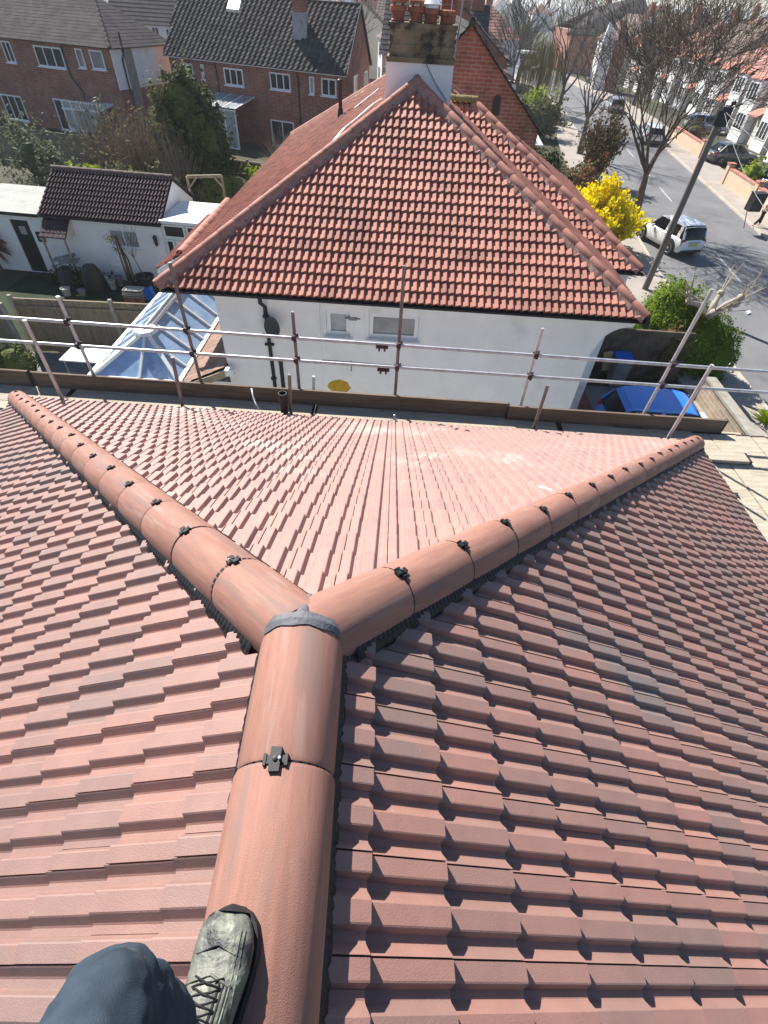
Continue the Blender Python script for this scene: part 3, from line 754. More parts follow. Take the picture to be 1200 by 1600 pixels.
chp = MB(); p = at_z(850, 772, 0) ; 
rr = ray(850, 772)
# plane of the hip slope
t_ = ((HL-V((0, 0, EYE))).dot(NH))/rr.dot(NH); p = V((0, 0, EYE))+rr*t_
dd = (at_z(857, 780, p.z)-at_z(843, 765, p.z)).normalized(); chp.obox(p+NH*.045, V((.035, -.045, .024)), NH*.003, V((.007, .006, 0)))
tag(chp.build('tile_splinter', X['whitepaint']), 'thin white splinter lying on the sunlit hip slope', 'splinter')

# ================================================================ the roofer's leg
per = thing('person', 'bent knee of a roofer in blue trousers and scuffed boot on the ridge', 'person', (-.25, -.05, EYE-1.33))
def skinned(name, nodes, edges, mat, parent, sub=2, root=0):
    me = bpy.data.meshes.new(name); me.from_pydata([tuple(V(n[0])-world_loc(parent)) for n in nodes], edges, [])
    o = bpy.data.objects.new(name, me); COL.objects.link(o); o.parent = parent
    md = o.modifiers.new('skin', 'SKIN'); md.use_smooth_shade = True
    for i, n in enumerate(nodes):
        sv_ = me.skin_vertices[0].data[i]; r = n[1]; sv_.radius = (r, r) if not isinstance(r, tuple) else r
        sv_.use_root = (i == root)
    sb = o.modifiers.new('sub', 'SUBSURF'); sb.levels = sub; sb.render_levels = sub
    me.materials.append(X[mat]); return o
# left leg: ankle over the boot, knee up beside it, thigh going back below the phone
ZR = EYE-1.345
knee = at_y(190, 1515, 0.0); 
ank = V((-.305, -.085, ZR+.13))
KN = V((0, 0, EYE))+ray(146, 1572)*0.615
hipj = V((-.16, -.52, EYE-.62))
body = [(hipj+V((.12, -.05, .0)), .14), (hipj, .12), (KN*.5+hipj*.5+V((0, 0, .03)), .07), (KN*.85+hipj*.15, .045), (KN, .036), (KN*.8+ank*.2, .04), (KN*.5+ank*.5, .058), (ank*.8+KN*.2, .045), (ank, .036), (ank+V((0, 0, -.03)), .034), (ank+V((0, .01, -.05)), .03),
        (hipj+V((.28, 0, 0)), .12), (V((.42, -.24, EYE-.80)), .075), (V((.48, -.50, EYE-1.50)), .045), (V((.50, -.40, EYE-1.62)), .04)]
skinned('body', body, [(i, i+1) for i in range(10)]+[(0, 11), (11, 12), (12, 13), (13, 14)], 'skin', per)
tr = [(hipj+V((.12, -.05, .02)), .165), (hipj, .135), (KN*.5+hipj*.5+V((0, 0, .03)), .108), (KN*.85+hipj*.15, .08), (KN, .065), (KN*.82+ank*.18+V((0, .008, 0)), .068), (KN*.5+ank*.5, .075), (ank*.72+KN*.28, .075), (ank*1.0+V((0, -.012, -.01)), .068),
      (hipj+V((.28, 0, 0)), .135), (V((.42, -.24, EYE-.80)), .09), (V((.48, -.50, EYE-1.46)), .07)]
to_ = skinned('trousers', tr, [(i, i+1) for i in range(8)]+[(0, 9), (9, 10), (10, 11)], 'trouser', per, 4)
tx = bpy.data.textures.new('cloth_folds', 'CLOUDS'); tx.noise_scale = .075; tx.noise_depth = 1
dm_ = to_.modifiers.new('folds', 'DISPLACE'); dm_.texture = tx; dm_.strength = .022; dm_.mid_level = .5
tx2 = bpy.data.textures.new('cloth_creases', 'CLOUDS'); tx2.noise_scale = .028; tx2.noise_depth = 2
dm2 = to_.modifiers.new('creases', 'DISPLACE'); dm2.texture = tx2; dm2.strength = .008; dm2.mid_level = .5
# boot: lofted sections heel to toe along its own axis
def boot(parent, toe, heel, up, L=.30):
    toe, heel, up = V(toe), V(heel), V(up); d = (toe-heel).normalized(); sd = d.cross(up).normalized(); up = sd.cross(d)
    def P(s, x, z): return heel+d*(s*L)+sd*x*1.18+up*z*1.05
    #        s,  half width, top height, offset
    sec = [(.00, .026, .105, 0), (.03, .034, .135, 0), (.12, .038, .175, 0), (.24, .038, .180, 0), (.34, .037, .155, 0), (.45, .040, .120, .001), (.56, .044, .098, .002), (.68, .048, .083, .003), (.80, .049, .075, .002), (.89, .044, .069, 0), (.95, .035, .060, -.002), (.985, .022, .050, -.004), (1.0, .010, .040, -.005)]
    rnd = random.Random(3); rings = []; n = 28
    fine = []
    for i in range(len(sec)-1):
        for k in range(5):
            f = k/5.0; fine.append(tuple(sec[i][j]*(1-f)+sec[i+1][j]*f for j in range(4)))
    fine.append(sec[-1])
    for q, (s, hw, tp, ox) in enumerate(fine):
        r = []
        for k in range(n):
            a = 2*pi*k/n; c_, s_ = cos(a), sin(a)
            x = hw*(abs(c_)**.75)*(1 if c_ > 0 else -1); z = .022+(tp-.022)*(.5+.5*(abs(s_)**.8)*(1 if s_ > 0 else -1))
            # creases across the vamp and small dents
            cr = .0016*sin(s*120+2*c_) if .60 < s < .80 and s_ > 0 else 0
            dn_ = .0010*sin(7*a+s*23)*sin(s*31+2*a)+rnd.uniform(-.0003, .0003)
            r.append(P(s, x*(1+dn_*8)+ox, z+cr+dn_))
        rings.append(r)
    m = MB(); m.loft(rings); up_ = m.build('boot', X['boot'], parent, smooth=True, edge=60)
    so_ = MB(); rr = []
    sp = [(-.01, .022), (.03, .037), (.12, .041), (.30, .039), (.45, .041), (.60, .048), (.74, .053), (.85, .051), (.93, .043), (.985, .029), (1.015, .012)]
    for s, hw in sp: rr.append([P(s, -hw, .028), P(s, -hw-.003, .012), P(s, -hw+.004, -.002), P(s, hw-.004, -.002), P(s, hw+.003, .012), P(s, hw, .028)])
    so_.loft(rr); so_.build('sole', X['sole'], up_, smooth=True, edge=35)
    tc = MB(); rr = []
    for s, hw, tp in ((.90, .0445, .070), (.94, .039, .064), (.975, .029, .056), (1.0, .018, .048), (1.018, .006, .040)):
        if s < .97: continue
        r = []
        for k in range(13):
            a = pi*k/12; r.append(P(s, hw*cos(a)*1.04, .02+(tp-.014)*sin(a)**.8))
        rr.append(r)
    tc.loft(rr); tc.build('toe_cap', X['sole'], up_, smooth=True, edge=50)
    def S(s, x, dz=.002):
        for a, b in zip(sec, sec[1:]):
            if a[0] <= s <= b[0]: break
        f = (s-a[0])/(b[0]-a[0]); hw, tp = a[1]+(b[1]-a[1])*f, a[2]+(b[2]-a[2])*f
        c = min(1, (abs(x)/hw))**1.333; sn = sqrt(max(0, 1-c*c)); return P(s, x, .022+(tp-.022)*(.5+.5*sn**.8)+dz)
    st = MB()
    for sx in (.030, .036): st.path([S(.22+.66*k/16, sx*(1+.12*sin(pi*k/16)), .001) for k in range(17)], .0021, 6)
    st.path([S(.66-.05*abs(x)/.036, x, .001) for x in [-.036+.072*k/14 for k in range(15)]], .0026, 6)
    st.path([S(.80-.05*abs(x)/.036, x, .001) for x in [-.034+.068*k/14 for k in range(15)]], .0020, 6)
    st.build('seam', X['boot'], up_, smooth=True)
    st = MB()
    for x0 in (.018, .024, .030): st.path([S(.64-.40*k/12, x0*(1+.08*k/12), .0005) for k in range(13)], .0020, 6)
    st.build('stripe', X['sole'], up_, smooth=True)
    tg = MB(); rows = [[S(.30+.32*i/8, -.017+.034*k/6, .003+.003*sin(pi*k/6)) for k in range(7)] for i in range(9)]
    for a, b in zip(rows, rows[1:]):
        for k in range(6): tg.poly([a[k], a[k+1], b[k+1], b[k]])
    tg.build('tongue', X['boot'], up_, smooth=True)
    lc = MB()
    for k in range(6):
        s0, s1 = .36+.048*k, .36+.048*(k+1)
        lc.path([S(s0, -.023, .002), S(s0*.6+s1*.4, -.008, .008), S(s1*.6+s0*.4, .008, .006), S(s1, .023, .002)], .0018, 6); lc.path([S(s0, .023, .002), S(s0*.5+s1*.5, 0, .011), S(s1, -.023, .002)], .0018, 6)
    for q in range(3): lc.path([S(.56-.04*q, -.024, .004), P(.54-.04*q, -.040, .088-.01*q), P(.47-.05*q, -.049, .062), P(.42-.04*q, -.050-.003*q, .042)], .0026, 6)
    lc.build('lace', X['sole'], up_, smooth=True)
    return up_
TOE = at_z(368, 1418, ZR+.035); HEEL = TOE+(at_z(322, 1640, ZR+.035)-TOE).normalized()*.30
boot(per, (TOE.x, TOE.y, ZR-.006), (HEEL.x, HEEL.y, ZR-.006), (-.12, 0, 1), .30)
boot(per, (.55, -.28, EYE-1.70), (.50, -.57, EYE-1.69), NR, .30)

# ================================================================ next door: white house with red hipped roof
nh = thing('house', 'white rendered house next door with red hipped pantile roof and tall chimney', 'house', (0.13, 15, 0))
NX0, NX1, NY0, NY1 = -4.86, 4.99, 9.93, 25.4; NZ = 4.5; NC = .10; NZT = 7.40; NYA, NYB = 14.78, 20.4
def roofplane(parent, A, B, top, mat, w=.30, g=.272, seed=1, prof=NB, thick=.04, name='roof_slope', under=True, stag=0.0):
    """eave from A to B (seen from outside left to right or not), top = list of upper points; all coplanar"""
    A, B = V(A), V(B); U = (B-A).normalized(); T = V(top[0]); N = U.cross(T-A).normalized()
    if N.z < 0: A, B = B, A; U = -U; top = list(reversed(top)); N = U.cross(V(top[0])-A).normalized()
    Vv = N.cross(U).normalized()
    pl = [(0, 0), ((B-A).dot(U), 0)]+[((V(t)-A).dot(U), (V(t)-A).dot(Vv)) for t in (top if len(top) == 1 or (V(top[0])-A).dot(U) > (V(top[-1])-A).dot(U) else list(reversed(top)))]
    return tiled_slope(name, X[mat], parent, A, U, Vv, pl, w, g, prof, thick, seed, under=under, stag=stag)
apF, apB = V((NC, NYA, NZT)), V((NC, NYB, NZT))
c00, c10, c11, c01 = V((NX0, NY0, NZ)), V((NX1, NY0, NZ)), V((NX1, NY1, NZ)), V((NX0, NY1, NZ))
roofplane(nh, c00, c10, [apF], 'ntile', seed=11)
roofplane(nh, c01, c00, [apF, apB], 'ntile', seed=12)
roofplane(nh, c10, c11, [apB, apF], 'ntile', seed=13)
roofplane(nh, c11, c01, [apB], 'ntile', seed=14)
# front projection with its own hip
pz = 4.4; pA, pB, pC = V((5.82, 12.83, pz)), V((5.82, 21.2, pz)), V((4.7, 12.83, pz)); pT, pT2 = V((1.66, 17.05, 6.86)), V((.75, 17.05, 6.86))
roofplane(nh, pC, pA, [pT, pT2], 'ntile', seed=15)
roofplane(nh, pA, pB, [pT], 'ntile', seed=16)
roofplane(nh, pB, V((4.7, 21.2, pz)), [pT2, pT], 'ntile', seed=17)
def hipcaps(parent, p, q, mat, L=.42, R=.10, seed=0):
    ridge_run(parent, p, q, (0, 0, 1), L, mat, R, .006, clips=False, seed=seed)
def bed(parent, p, q, w=.17):
    """lime bedding mortar squeezed out beside the hip tiles"""
    p, q = V(p), V(q); d = (q-p).normalized(); sd = d.cross(V((0, 0, 1))).normalized(); L = (q-p).length; rnd = random.Random(4)
    mb = MB(); n = int(L/.12); rows = []
    for i in range(n+1):
        P = p+d*(L*i/n); a, b = rnd.uniform(.75, 1.15), rnd.uniform(.75, 1.15)
        rows.append([P-sd*w*a-V((0, 0, .075)), P-sd*.10+V((0, 0, .02)), P+sd*.10+V((0, 0, .02)), P+sd*w*b-V((0, 0, .075))])
    for a, b in zip(rows, rows[1:]):
        for j in range(3): mb.poly([a[j], a[j+1], b[j+1], b[j]])
    return mb.build('bedding_mortar', X['nbed'], parent)
X['nbed'] = M('pink_mortar', (0.36, 0.22, 0.18), 0.95, 0.3, 5, 0.5, 40)
up1 = V((0, 0, .045))
for k, (a, b) in enumerate(((c00, apF), (c10, apF), (c11, apB), (c01, apB), (apF, apB))):
    hipcaps(nh, a+up1, b+up1, 'nridge', seed=k); bed(nh, a+up1, b+up1)
hipcaps(nh, pA+up1, pT+up1, 'nridge', seed=9); bed(nh, pA+up1, pT+up1)
hipcaps(nh, pT2+up1, pT+up1+V((.1, 0, 0)), 'mossridge', R=.13)
# rear wing roof to the left, verge of half-round tiles
wA, wB = at_z(281, 398, NZ+.02), at_z(353, 315, NZ+.02); wA = V((-4.95, wA.y, NZ-.01)); wB = V((-4.97, wB.y, NZ-.01))
lo1 = V((-5.62, wA.y+.1, 4.10)); lo2 = V((-5.60, wB.y, 4.10))
roofplane(nh, lo1, lo2, [wB, wA], 'ntile', seed=18, w=.3)
hipcaps(nh, wA+V((0, 0, .03)), wB+V((0, 0, .03)), 'nridge', L=.4, R=.11, seed=5)
fs = MB(); fs.slab([wA+V((0, -.03, .02)), wA+V((0, -.03, -.30)), lo1+V((0, -.03, -.30)), lo1+V((0, -.03, .03))], .05, V((0, -1, 0))); fs.build('fascia', X['upvc'], nh)
# walls: front with two windows, rest plain
WX0, WX1, WY = -3.83, 4.30, 10.27
fw_ = MB()
def wx(px, py): p = at_y(px, py, WY); return p.x-WX0, p.z
u1, z1t = wx(509, 484); u2, z1b = wx(547, 526); u3, z2t = wx(577, 489); u4, z2b = wx(652, 533)
h1 = (u1, u2, z1b, min(z1t, 4.33)); h2 = (u3, u4, z2b, min(z2t, 4.33))
wall(fw_, (WX0, WY, 0), (1, 0, 0), (0, -1, 0), WX1-WX0, 4.46, [h1, h2], .11)
fw_.poly([(WX1, WY, 0), (WX1, 25, 0), (WX1, 25, 4.46), (WX1, WY, 4.46)]); fw_.poly([(WX0, WY, 0), (WX0, WY, 4.46), (WX0, 25, 4.46), (WX0, 25, 0)])
fw_.poly([(WX0, 25, 0), (WX1, 25, 0), (WX1, 25, 4.46), (WX0, 25, 4.46)])
fw_.box(4.31, 5.7, 13.1, 21, 0, 4.36)
fw_.build('wall', X['greywhite'], nh)
# soffit and arched bracket carrying the roof corner over the side passage
sf = MB(); sf.box(NX0+.06, NX1-.06, NY0+.06, NY1-.06, NZ-.10, NZ-.05); sf.build('soffit', X['greywhite'], nh)
br = MB(); arc = [(WX1, 4.38)]+[(WX1+.74*(1-cos(pi/2*k/10)), 3.78+.55*sin(pi/2*k/10)) for k in range(11)]
arc = [(WX1-.002, 4.39), (WX1-.002, 3.55)]+[(WX1+.05+.62*(1-cos(pi/2*k/10)), 3.62+.56*sin(pi/2*k/10)) for k in range(11)]+[(WX1+.74, 4.39)]
br.slab([V((x, WY-.003, z)) for x, z in arc], .20, V((0, -1, 0))); br.build('arched_bracket', X['greywhite'], nh)
for (h, sp, gm) in ((h1, None, 'frost'), (h2, None, 'curtain')):
    window(nh, (WX0, WY, 0), (1, 0, 0), (0, -1, 0), h[0]+.003, h[1]-.003, h[2]+.003, h[3]-.003, deep=.09, cols=1, fw=.085, gmat=gm, sill=True)
# surrounds: smooth plaster bands beside the openings
bd = MB()
for h in (h1, h2):
    for (a, b, c, d) in ((h[0]-.10, h[0]-.002, h[2]-.08, 4.40), (h[1]+.002, h[1]+.10, h[2]-.08, 4.40), (h[0]-.10, h[1]+.10, h[2]-.12, h[2]-.082)):
        m_ = MB(); m_.box(WX0+a, WX0+b, WY-.014, WY+.02, c, d); m_.build('window_surround', X['white'], nh)
m_ = MB(); m_.box(WX0-.01, WX0+h1[0]-.13, WY-.035, WY-.001, 0, 4.42); m_.build('wall_panel', X['greywhite'], nh)
# rain goods
gutter(nh, (NX0+.05, NY0-.03, NZ-.02), (NX1-.02, NY0-.03, NZ-.02), (0, -1, 0))
gutter(nh, (NX1+.03, NY0, NZ-.02), (NX1+.03, 12.8, NZ-.02), (1, 0, 0)); gutter(nh, (5.2, 12.80, pz-.02), (5.92, 12.80, pz-.02), (0, -1, 0)); gutter(nh, (5.92, 12.8, pz-.02), (5.92, 21, pz-.02), (1, 0, 0))
ed = MB(); ed.box(NX1-.02, NX1+.06, NY0-.12, NY0+.04, NZ-.14, NZ+.03); ed.build('gutter_corner', X['black'], nh)
dp = MB(); a = at_y(413, 474, WY-.06); b = at_y(427, 605, WY-.06); dp.path([(a.x, NY0-.03, NZ-.06), (a.x, NY0-.03, NZ-.16), (a.x, WY-.06, NZ-.38), (a.x, WY-.06, 0)], .042, 10); 
for z in (3.9, 2.4): dp.box(a.x-.06, a.x+.06, WY-.11, WY, z, z+.05)
dp.box(a.x-.10, a.x+.10, WY-.1, WY-.02, 3.26, 3.30); dp.build('downpipe', X['black'], nh, smooth=True, edge=40)
a = at_y(438, 562, WY-.06); dp = MB(); dp.path([(a.x, WY-.06, 0), (a.x, WY-.06, a.z)], .045, 10); dp.lathe([(.055, -.06), (.055, .0), (.04, .01)], a, 12); dp.build('downpipe', X['black'], nh, smooth=True, edge=40)
cbl = MB()
p = [at_y(x, y, WY-.012) for x, y in ((330, 552), (505, 563), (547, 566), (700, 578), (890, 592))]; cbl.path(p, .010, 5)
cbl.build('cable', X['lead'], nh)
cbl = MB(); p = [at_y(549, y, WY-.012) for y in (564, 580)]; cbl.path(p, .012, 5); cbl.build('cable_drop', X['lead'], nh)
cbl = MB(); p = [at_y(x, y, WY-.012) for x, y in ((436, 521), (450, 522), (462, 521))]; cbl.path(p, .008, 5); cbl.build('cable_end', X['lead'], nh)
p = at_y(551, 498, WY-.02); vt = MB(); vt.box(p.x-.09, p.x+.09, WY-.03, WY+.01, p.z-.035, p.z+.03); vt.box(p.x-.16, p.x+.16, WY-.025, WY+.01, p.z-.012, p.z+.012); vt.build('wall_vent', X['lead'], nh)
p = at_y(530, 605, WY-.02); ym = MB(); rnd = random.Random(2); ym.slab([V((p.x+.26*cos(2*pi*k/16)*(1+rnd.uniform(-.08, .08)), WY-.02, p.z+.19*sin(2*pi*k/16)*(1+rnd.uniform(-.08, .08)))) for k in range(16)], .018, V((0, -1, 0)))
ym.build('ochre_patch', X['yellow'], nh)
# chimney
cb = at_y(601, 150, 15.15); cr = at_y(704, 150, 15.15); cz0, cz1, cz2 = 6.4, at_y(652, 97, 15.15).z, at_y(652, 44, 15.15).z
def stack(mb, x0, x1, y0, y1, z0, z1): mb.box(x0, x1, y0, y1, z0, z1)
ch = MB(); ch.box(cb.x, cr.x, 15.15, 16.05, cz0, cz1); chb = ch.build('chimney', X['white'], nh)
ch = MB(); rnd = random.Random(8); n = 10
x0, x1 = cb.x+.06, cr.x-.03
zs = [cz1+(cz2-cz1)*k/4 for k in range(5)]
for k in range(4):
    e = .012*rnd.uniform(-1, 1); ch.box(x0-e, x1+e, 15.19-e, 16.02+e, zs[k]+.001, zs[k+1])
ch.box(x0-.05, x1+.05, 15.13, 16.08, cz1-.02, cz1+.07); ch.box(x0-.03, x1+.03, 15.16, 16.05, cz2, cz2+.07)
ch.build('stack_top', X['lichen'], chb)
for k, (px, top, hh) in enumerate(((621, 14, .30), (649, 14, .30), (672, 20, .28), (697, 24, .27))):
    p = at_y(px, 44, 15.5); m = MB(); r = .155
    m.lathe([(r*.92, .05), (r, .08), (r*.86, .10), (r*.92, hh*.55), (r*.98, hh-.09), (r*1.18, hh-.08), (r*1.2, hh), (r*1.02, hh+.015), (r*.85, hh+.01), (r*.8, hh-.15), (.001, hh-.15)], (p.x, 15.55, cz2+.02), 18)
    o = m.build('chimney_pot', X['pot'], chb, smooth=True, edge=35)
    if k in (0, 1):
        c = MB(); c.lathe([(r*1.05, hh+.05), (r*1.15, hh+.055), (r*1.15, hh+.10), (r*1.0, hh+.115), (.01, hh+.12)], (p.x, 15.55, cz2+.02), 16)
        for q in range(4): c.box(p.x+.12*cos(q*pi/2+.7)-.012, p.x+.12*cos(q*pi/2+.7)+.012, 15.55+.12*sin(q*pi/2+.7)-.012, 15.55+.12*sin(q*pi/2+.7)+.012, cz2+.02+hh, cz2+.1+hh)
        c.build('pot_cowl', X['pot'], o, smooth=True, edge=35)
    if k == 2:
        c = MB(); c.lathe([(r*.9, hh), (r*1.0, hh+.02), (r*.9, hh+.06), (r*1.35, hh+.08), (.02, hh+.22), (.005, hh+.23)], (p.x, 15.55, cz2+.02), 18); c.build('pot_cowl', X['upvc'], o, smooth=True, edge=35)
# lead-grey/white flashing streaks left of the chimney
LN = (c00-apF).cross(apB-apF).normalized(); LN = LN if LN.z > 0 else -LN
def onroof(px, py):
    r = ray(px, py); k = ((apF-V((0, 0, EYE))).dot(LN))/r.dot(LN); return V((0, 0, EYE))+r*k+LN*.075
for pts in (((598, 160), (585, 168), (560, 190), (540, 206), (527, 222)), ((594, 143), (578, 156), (558, 172))):
    m = MB(); P = [onroof(*p) for p in pts]; rnd = random.Random(3)
    for a, b in zip(P, P[1:]): m.beam(a, b+(b-a)*.1, rnd.uniform(.08, .14), .02, LN)
    m.build('mortar_fillet', X['whitepaint'], nh)
p = onroof(534, 184); vp = MB(); vp.lathe([(.055, -.2), (.055, .72), (.075, .73), (.075, .80), (.05, .82)], p, 14); vp.lathe([(.10, -.05), (.07, .14), (.056, .16)], p, 14)
tag(vp.build('flue_pipe', X['black'], smooth=True, edge=35), None); bpy.data.objects['flue_pipe'].parent = nh
for o_ in (bpy.data.objects['flue_pipe'],):
    for v_ in o_.data.vertices: v_.co -= nh.location
cw = MB(); cw.path([at_y(664, 96, 15.12), at_y(680, 130, 15.12), at_y(698, 158, 15.12)], .011, 5); cw.build('aerial_cable', X['lead'], chb)
ae = MB(); p = at_y(708, 98, 16.0); ae.tube((p.x+.02, 16.0, cz1-.1), (p.x+.10, 16.0, cz2+1.0), .018, n=8); ae.box(p.x-.05, p.x+.06, 15.98, 16.02, cz2-.1, cz2-.06); 
tag(ae.build('aerial_mast', X['wire'], chb))
# dish
p = at_y(428, 511, WY-.22); ds = MB(); ax = V((-.55, -1, .25)).normalized(); ds.lathe([(.001, -.01), (.10, .012), (.18, .04), (.22, .065), (.214, .072), (.10, .026), (.001, .006)], p, 20, axis=ax)
ds.tube(p, (p.x+.05, WY, p.z-.12), .016, n=8); ds.tube(p+V((0, 0, -.18)), p+ax*.32+V((0, 0, -.12)), .010, n=6); ds.lathe([(.02, 0), (.035, .02), (.035, .07), (.01, .08)], p+ax*.30+V((0, 0, -.12)), 10, axis=ax)
tag(ds.build('satellite_dish', X['dish'], smooth=True, edge=35), 'dark grey satellite dish on the white wall beside the black downpipe', 'satellite dish')

# lean-to roof behind the corner
lt = thing('lean_to', 'brown tiled lean-to roof against the white house corner, beside the blue glass conservatory', 'lean-to', (-4.4, 11, 0))
q0, q1 = V((-3.84, 10.20, 2.72)), V((-3.84, 14.2, 2.72)); e0, e1 = V((-4.98, 9.98, 2.20)), V((-4.98, 14.2, 2.20))
roofplane(lt, e1, e0, [V((-3.84, 10.10, 2.72)), q1], 'brownroof', w=.24, g=.30, seed=30, prof=[(0, 0), (.5, .012), (1, 0)], thick=.012)
fa = MB(); fa.slab([(-3.70, 9.99, 2.74), (-3.70, 9.99, 2.56), (-4.98, 9.95, 2.02), (-4.98, 9.95, 2.18)], .03, V((0, -1, 0))); fa.build('fascia', X['wood'], lt)
fa = MB(); fa.box(-3.82, -3.62, 9.9, 10.05, 2.58, 2.74); fa.build('gutter_end', X['upvc'], lt)
fa = MB(); fa.box(-4.9, -3.86, 10.3, 14.1, 0, 2.18); fa.build('wall', X['greywhite'], lt)

# conservatory
cv = thing('conservatory', 'conservatory with blue tinted glass roof and white glazing bars', 'conservatory', (-6, 12.5, 0))
ex0, ex1, ey0, ey1, ez, rz = -7.15, -5.02, 10.05, 14.9, 2.2, 2.98; rx, ry = -5.95, 11.0
def barset(mb, p, q, w=.06, h=.05): mb.beam(p, q, w, h)
rg0, rg1 = V((rx, ry, rz)), V((rx, ey1, rz))
planes = [[V((ex1, ey0, ez)), V((ex1, ey1, ez)), rg1, rg0], [V((ex0, ey0, ez)), V((ex1, ey0, ez)), rg0]]
for P in planes:
    m = MB(); m.slab(P, .025); m.build('roof_glass', X['blueglass'], cv)
m = MB(); m.slab([V((ex0, ey1, ez)), V((ex0, ey0, ez)), rg0, rg1], .025); o = m.build('roof_glass', X['blueglass'], cv)
def cbar(p, q, w=.06, h=.06): 
    m = MB(); m.beam(V(p)+V((0, 0, .02)), V(q)+V((0, 0, .02)), w, h); m.build('glazing_bar', X['upvc'], cv)
for k in range(1, 7):
    y = ey0+(ey1-ey0)*k/7.0
    if y > ry: f = 1
    else: f = (y-ey0)/(ry-ey0)
    for ex in (ex0, ex1): cbar((ex, y, ez), (ex+(rx-ex)*f, y if f == 1 else y, ez+(rz-ez)*f), .055)
for k in (1,):
    x = (ex0+ex1)/2+.12; cbar((x, ey0, ez), (rx, ry, rz), .055)
cbar((ex0, ey0, ez), rg0, .09, .07); cbar((ex1, ey0, ez), rg0, .09, .07); 
for (p, q) in (((ex0, ey0, ez), (ex1, ey0, ez)), ((ex0, ey0, ez), (ex0, ey1, ez)), ((ex1, ey0, ez), (ex1, ey1, ez))): cbar(p, q, .10, .09)
m = MB(); m.beam(rg0, rg1, .13, .10); m.beam(rg0+V((0, 0, .08)), rg1+V((0, 0, .08)), .03, .08); m.build('ridge_beam', X['upvc'], cv)
m = MB(); m.lathe([(.26, -.02), (.30, .02), (.26, .07), (.05, .10), (.05, .16), (.001, .20)], rg0, 8); m.build('finial', X['upvc'], cv)
m = MB(); m.box(ex0+.08, ex1-.06, ey0+.10, ey0+.16, 0, .7); m.box(ex0+.08, ex0+.14, ey0+.16, ey1, 0, .7); m.build('dwarf_wall', X['greywhite'], cv)
window(cv, (ex0+.08, ey0+.12, 0), (1, 0, 0), (0, -1, 0), 0, ex1-ex0-.14, .72, 2.14, cols=4, proud=True, gmat='frost', fmat='upvc', sill=False)
window(cv, (ex0+.10, ey1, 0), (0, -1, 0), (-1, 0, 0), 0, ey1-ey0-.2, .72, 2.14, cols=6, proud=True, gmat='frost', fmat='upvc', sill=False)

# ================================================================ garden behind: annexe, fence, things on the lawn
ax_ = thing('garden_annexe', 'low white garden building with dark plum pantile roof and two paned window', 'outbuilding', (-11.8, 21.5, 0))
AO = V((-13.95, 20.98, 0)); AU = (V((-9.27, 20.72, 0))-AO).normalized(); AN = V((AU.y, -AU.x, 0)); AL = 4.62
def A_(u, n, z): return AO+AU*u-AN*n+V((0, 0, z))
ev, rv, half = 2.30, 3.42, 1.72
roofplane(ax_, A_(-.12, -.14, ev), A_(AL+.12, -.14, ev), [A_(AL+.12, half, rv), A_(-.12, half, rv)], 'plum', w=.27, g=.25, seed=41, prof=NB)
roofplane(ax_, A_(-.12, 2*half+.14, ev), A_(AL+.12, 2*half+.14, ev), [A_(AL+.12, half, rv), A_(-.12, half, rv)], 'plum', w=.27, g=.25, seed=42, prof=NB)
hipcaps(ax_, A_(-.14, half, rv), A_(AL+.14, half, rv), 'brownstone', R=.11)
def inv(px, py):                                       # photo pixel to (u, z) on the annexe front
    r = ray(px, py); k = ((AO-V((0, 0, EYE))).dot(AN))/r.dot(AN); P = V((0, 0, EYE))+r*k; return (P-AO).dot(AU), P.z
m = MB(); ua, zt = inv(166, 357); ub, zb = inv(221, 390)
hw = (ua, ub, zb, zt)
wall(m, AO, AU, AN, AL, ev+.08, [hw], .08)
for u in (0, AL): m.poly([A_(u, 0, 0), A_(u, 2*half, 0), A_(u, 2*half, ev), A_(u, half, rv-.03), A_(u, 0, ev)])
m.poly([A_(0, 2*half, 0), A_(AL, 2*half, 0), A_(AL, 2*half, ev), A_(0, 2*half, ev)])
m.build('wall', X['white'], ax_)
window(ax_, AO, AU, AN, hw[0]+.01, hw[1]-.01, hw[2]+.01, hw[3]-.01, cols=2, gmat='frost', fw=.05)
gutter(ax_, A_(-.1, -.18, ev-.03), A_(AL+.1, -.18, ev-.03), AN, 'lantern')
u, z = inv(245, 376); m = MB(); P = A_(u, -.10, z); m.lathe([(.02, .22), (.09, .16), (.10, .14), (.08, .12), (.06, -.12), (.03, -.16), (.01, -.2)], P, 6); m.beam(P+V((0, 0, .18)), P+V((0, .1, .18)), .03, .03); m.build('wall_lantern', X['lantern'], ax_)
# flat roofed part on the left with the black door
fr = thing('flat_roofed_store', 'white store with pale flat roof and tall black door, left of the plum roofed annexe', 'outbuilding', A_(-1.8, 1, 0))
m = MB(); d0, dz = inv(13, 340); d1, _ = inv(38, 340); _, db = inv(60, 424)
u0 = -6.0; dh = (d0-u0-.02, d1-u0+.03, .02, 1.98)
wall(m, A_(u0, 0.02, 0), AU, AN, -.02-u0, 2.22, [dh], .06)
m.poly([A_(u0, 0, 0), A_(u0, 3, 0), A_(u0, 3, 2.2), A_(u0, 0, 2.2)]); m.poly([A_(u0, 3, 0), A_(-.02, 3, 0), A_(-.02, 3, 2.2), A_(u0, 3, 2.2)]); m.build('wall', X['white'], fr)
m = MB(); m.slab([A_(u0-.1, -.12, 2.3), A_(-.16, -.12, 2.3), A_(-.16, 3.1, 2.36), A_(u0-.1, 3.1, 2.36)], .08, V((0, 0, 1))); m.build('roof', X['felt'], fr)
m = MB(); m.beam(A_(u0-.1, -.14, 2.24), A_(-.16, -.14, 2.24), .04, .12); m.build('fascia', X['black'], fr)
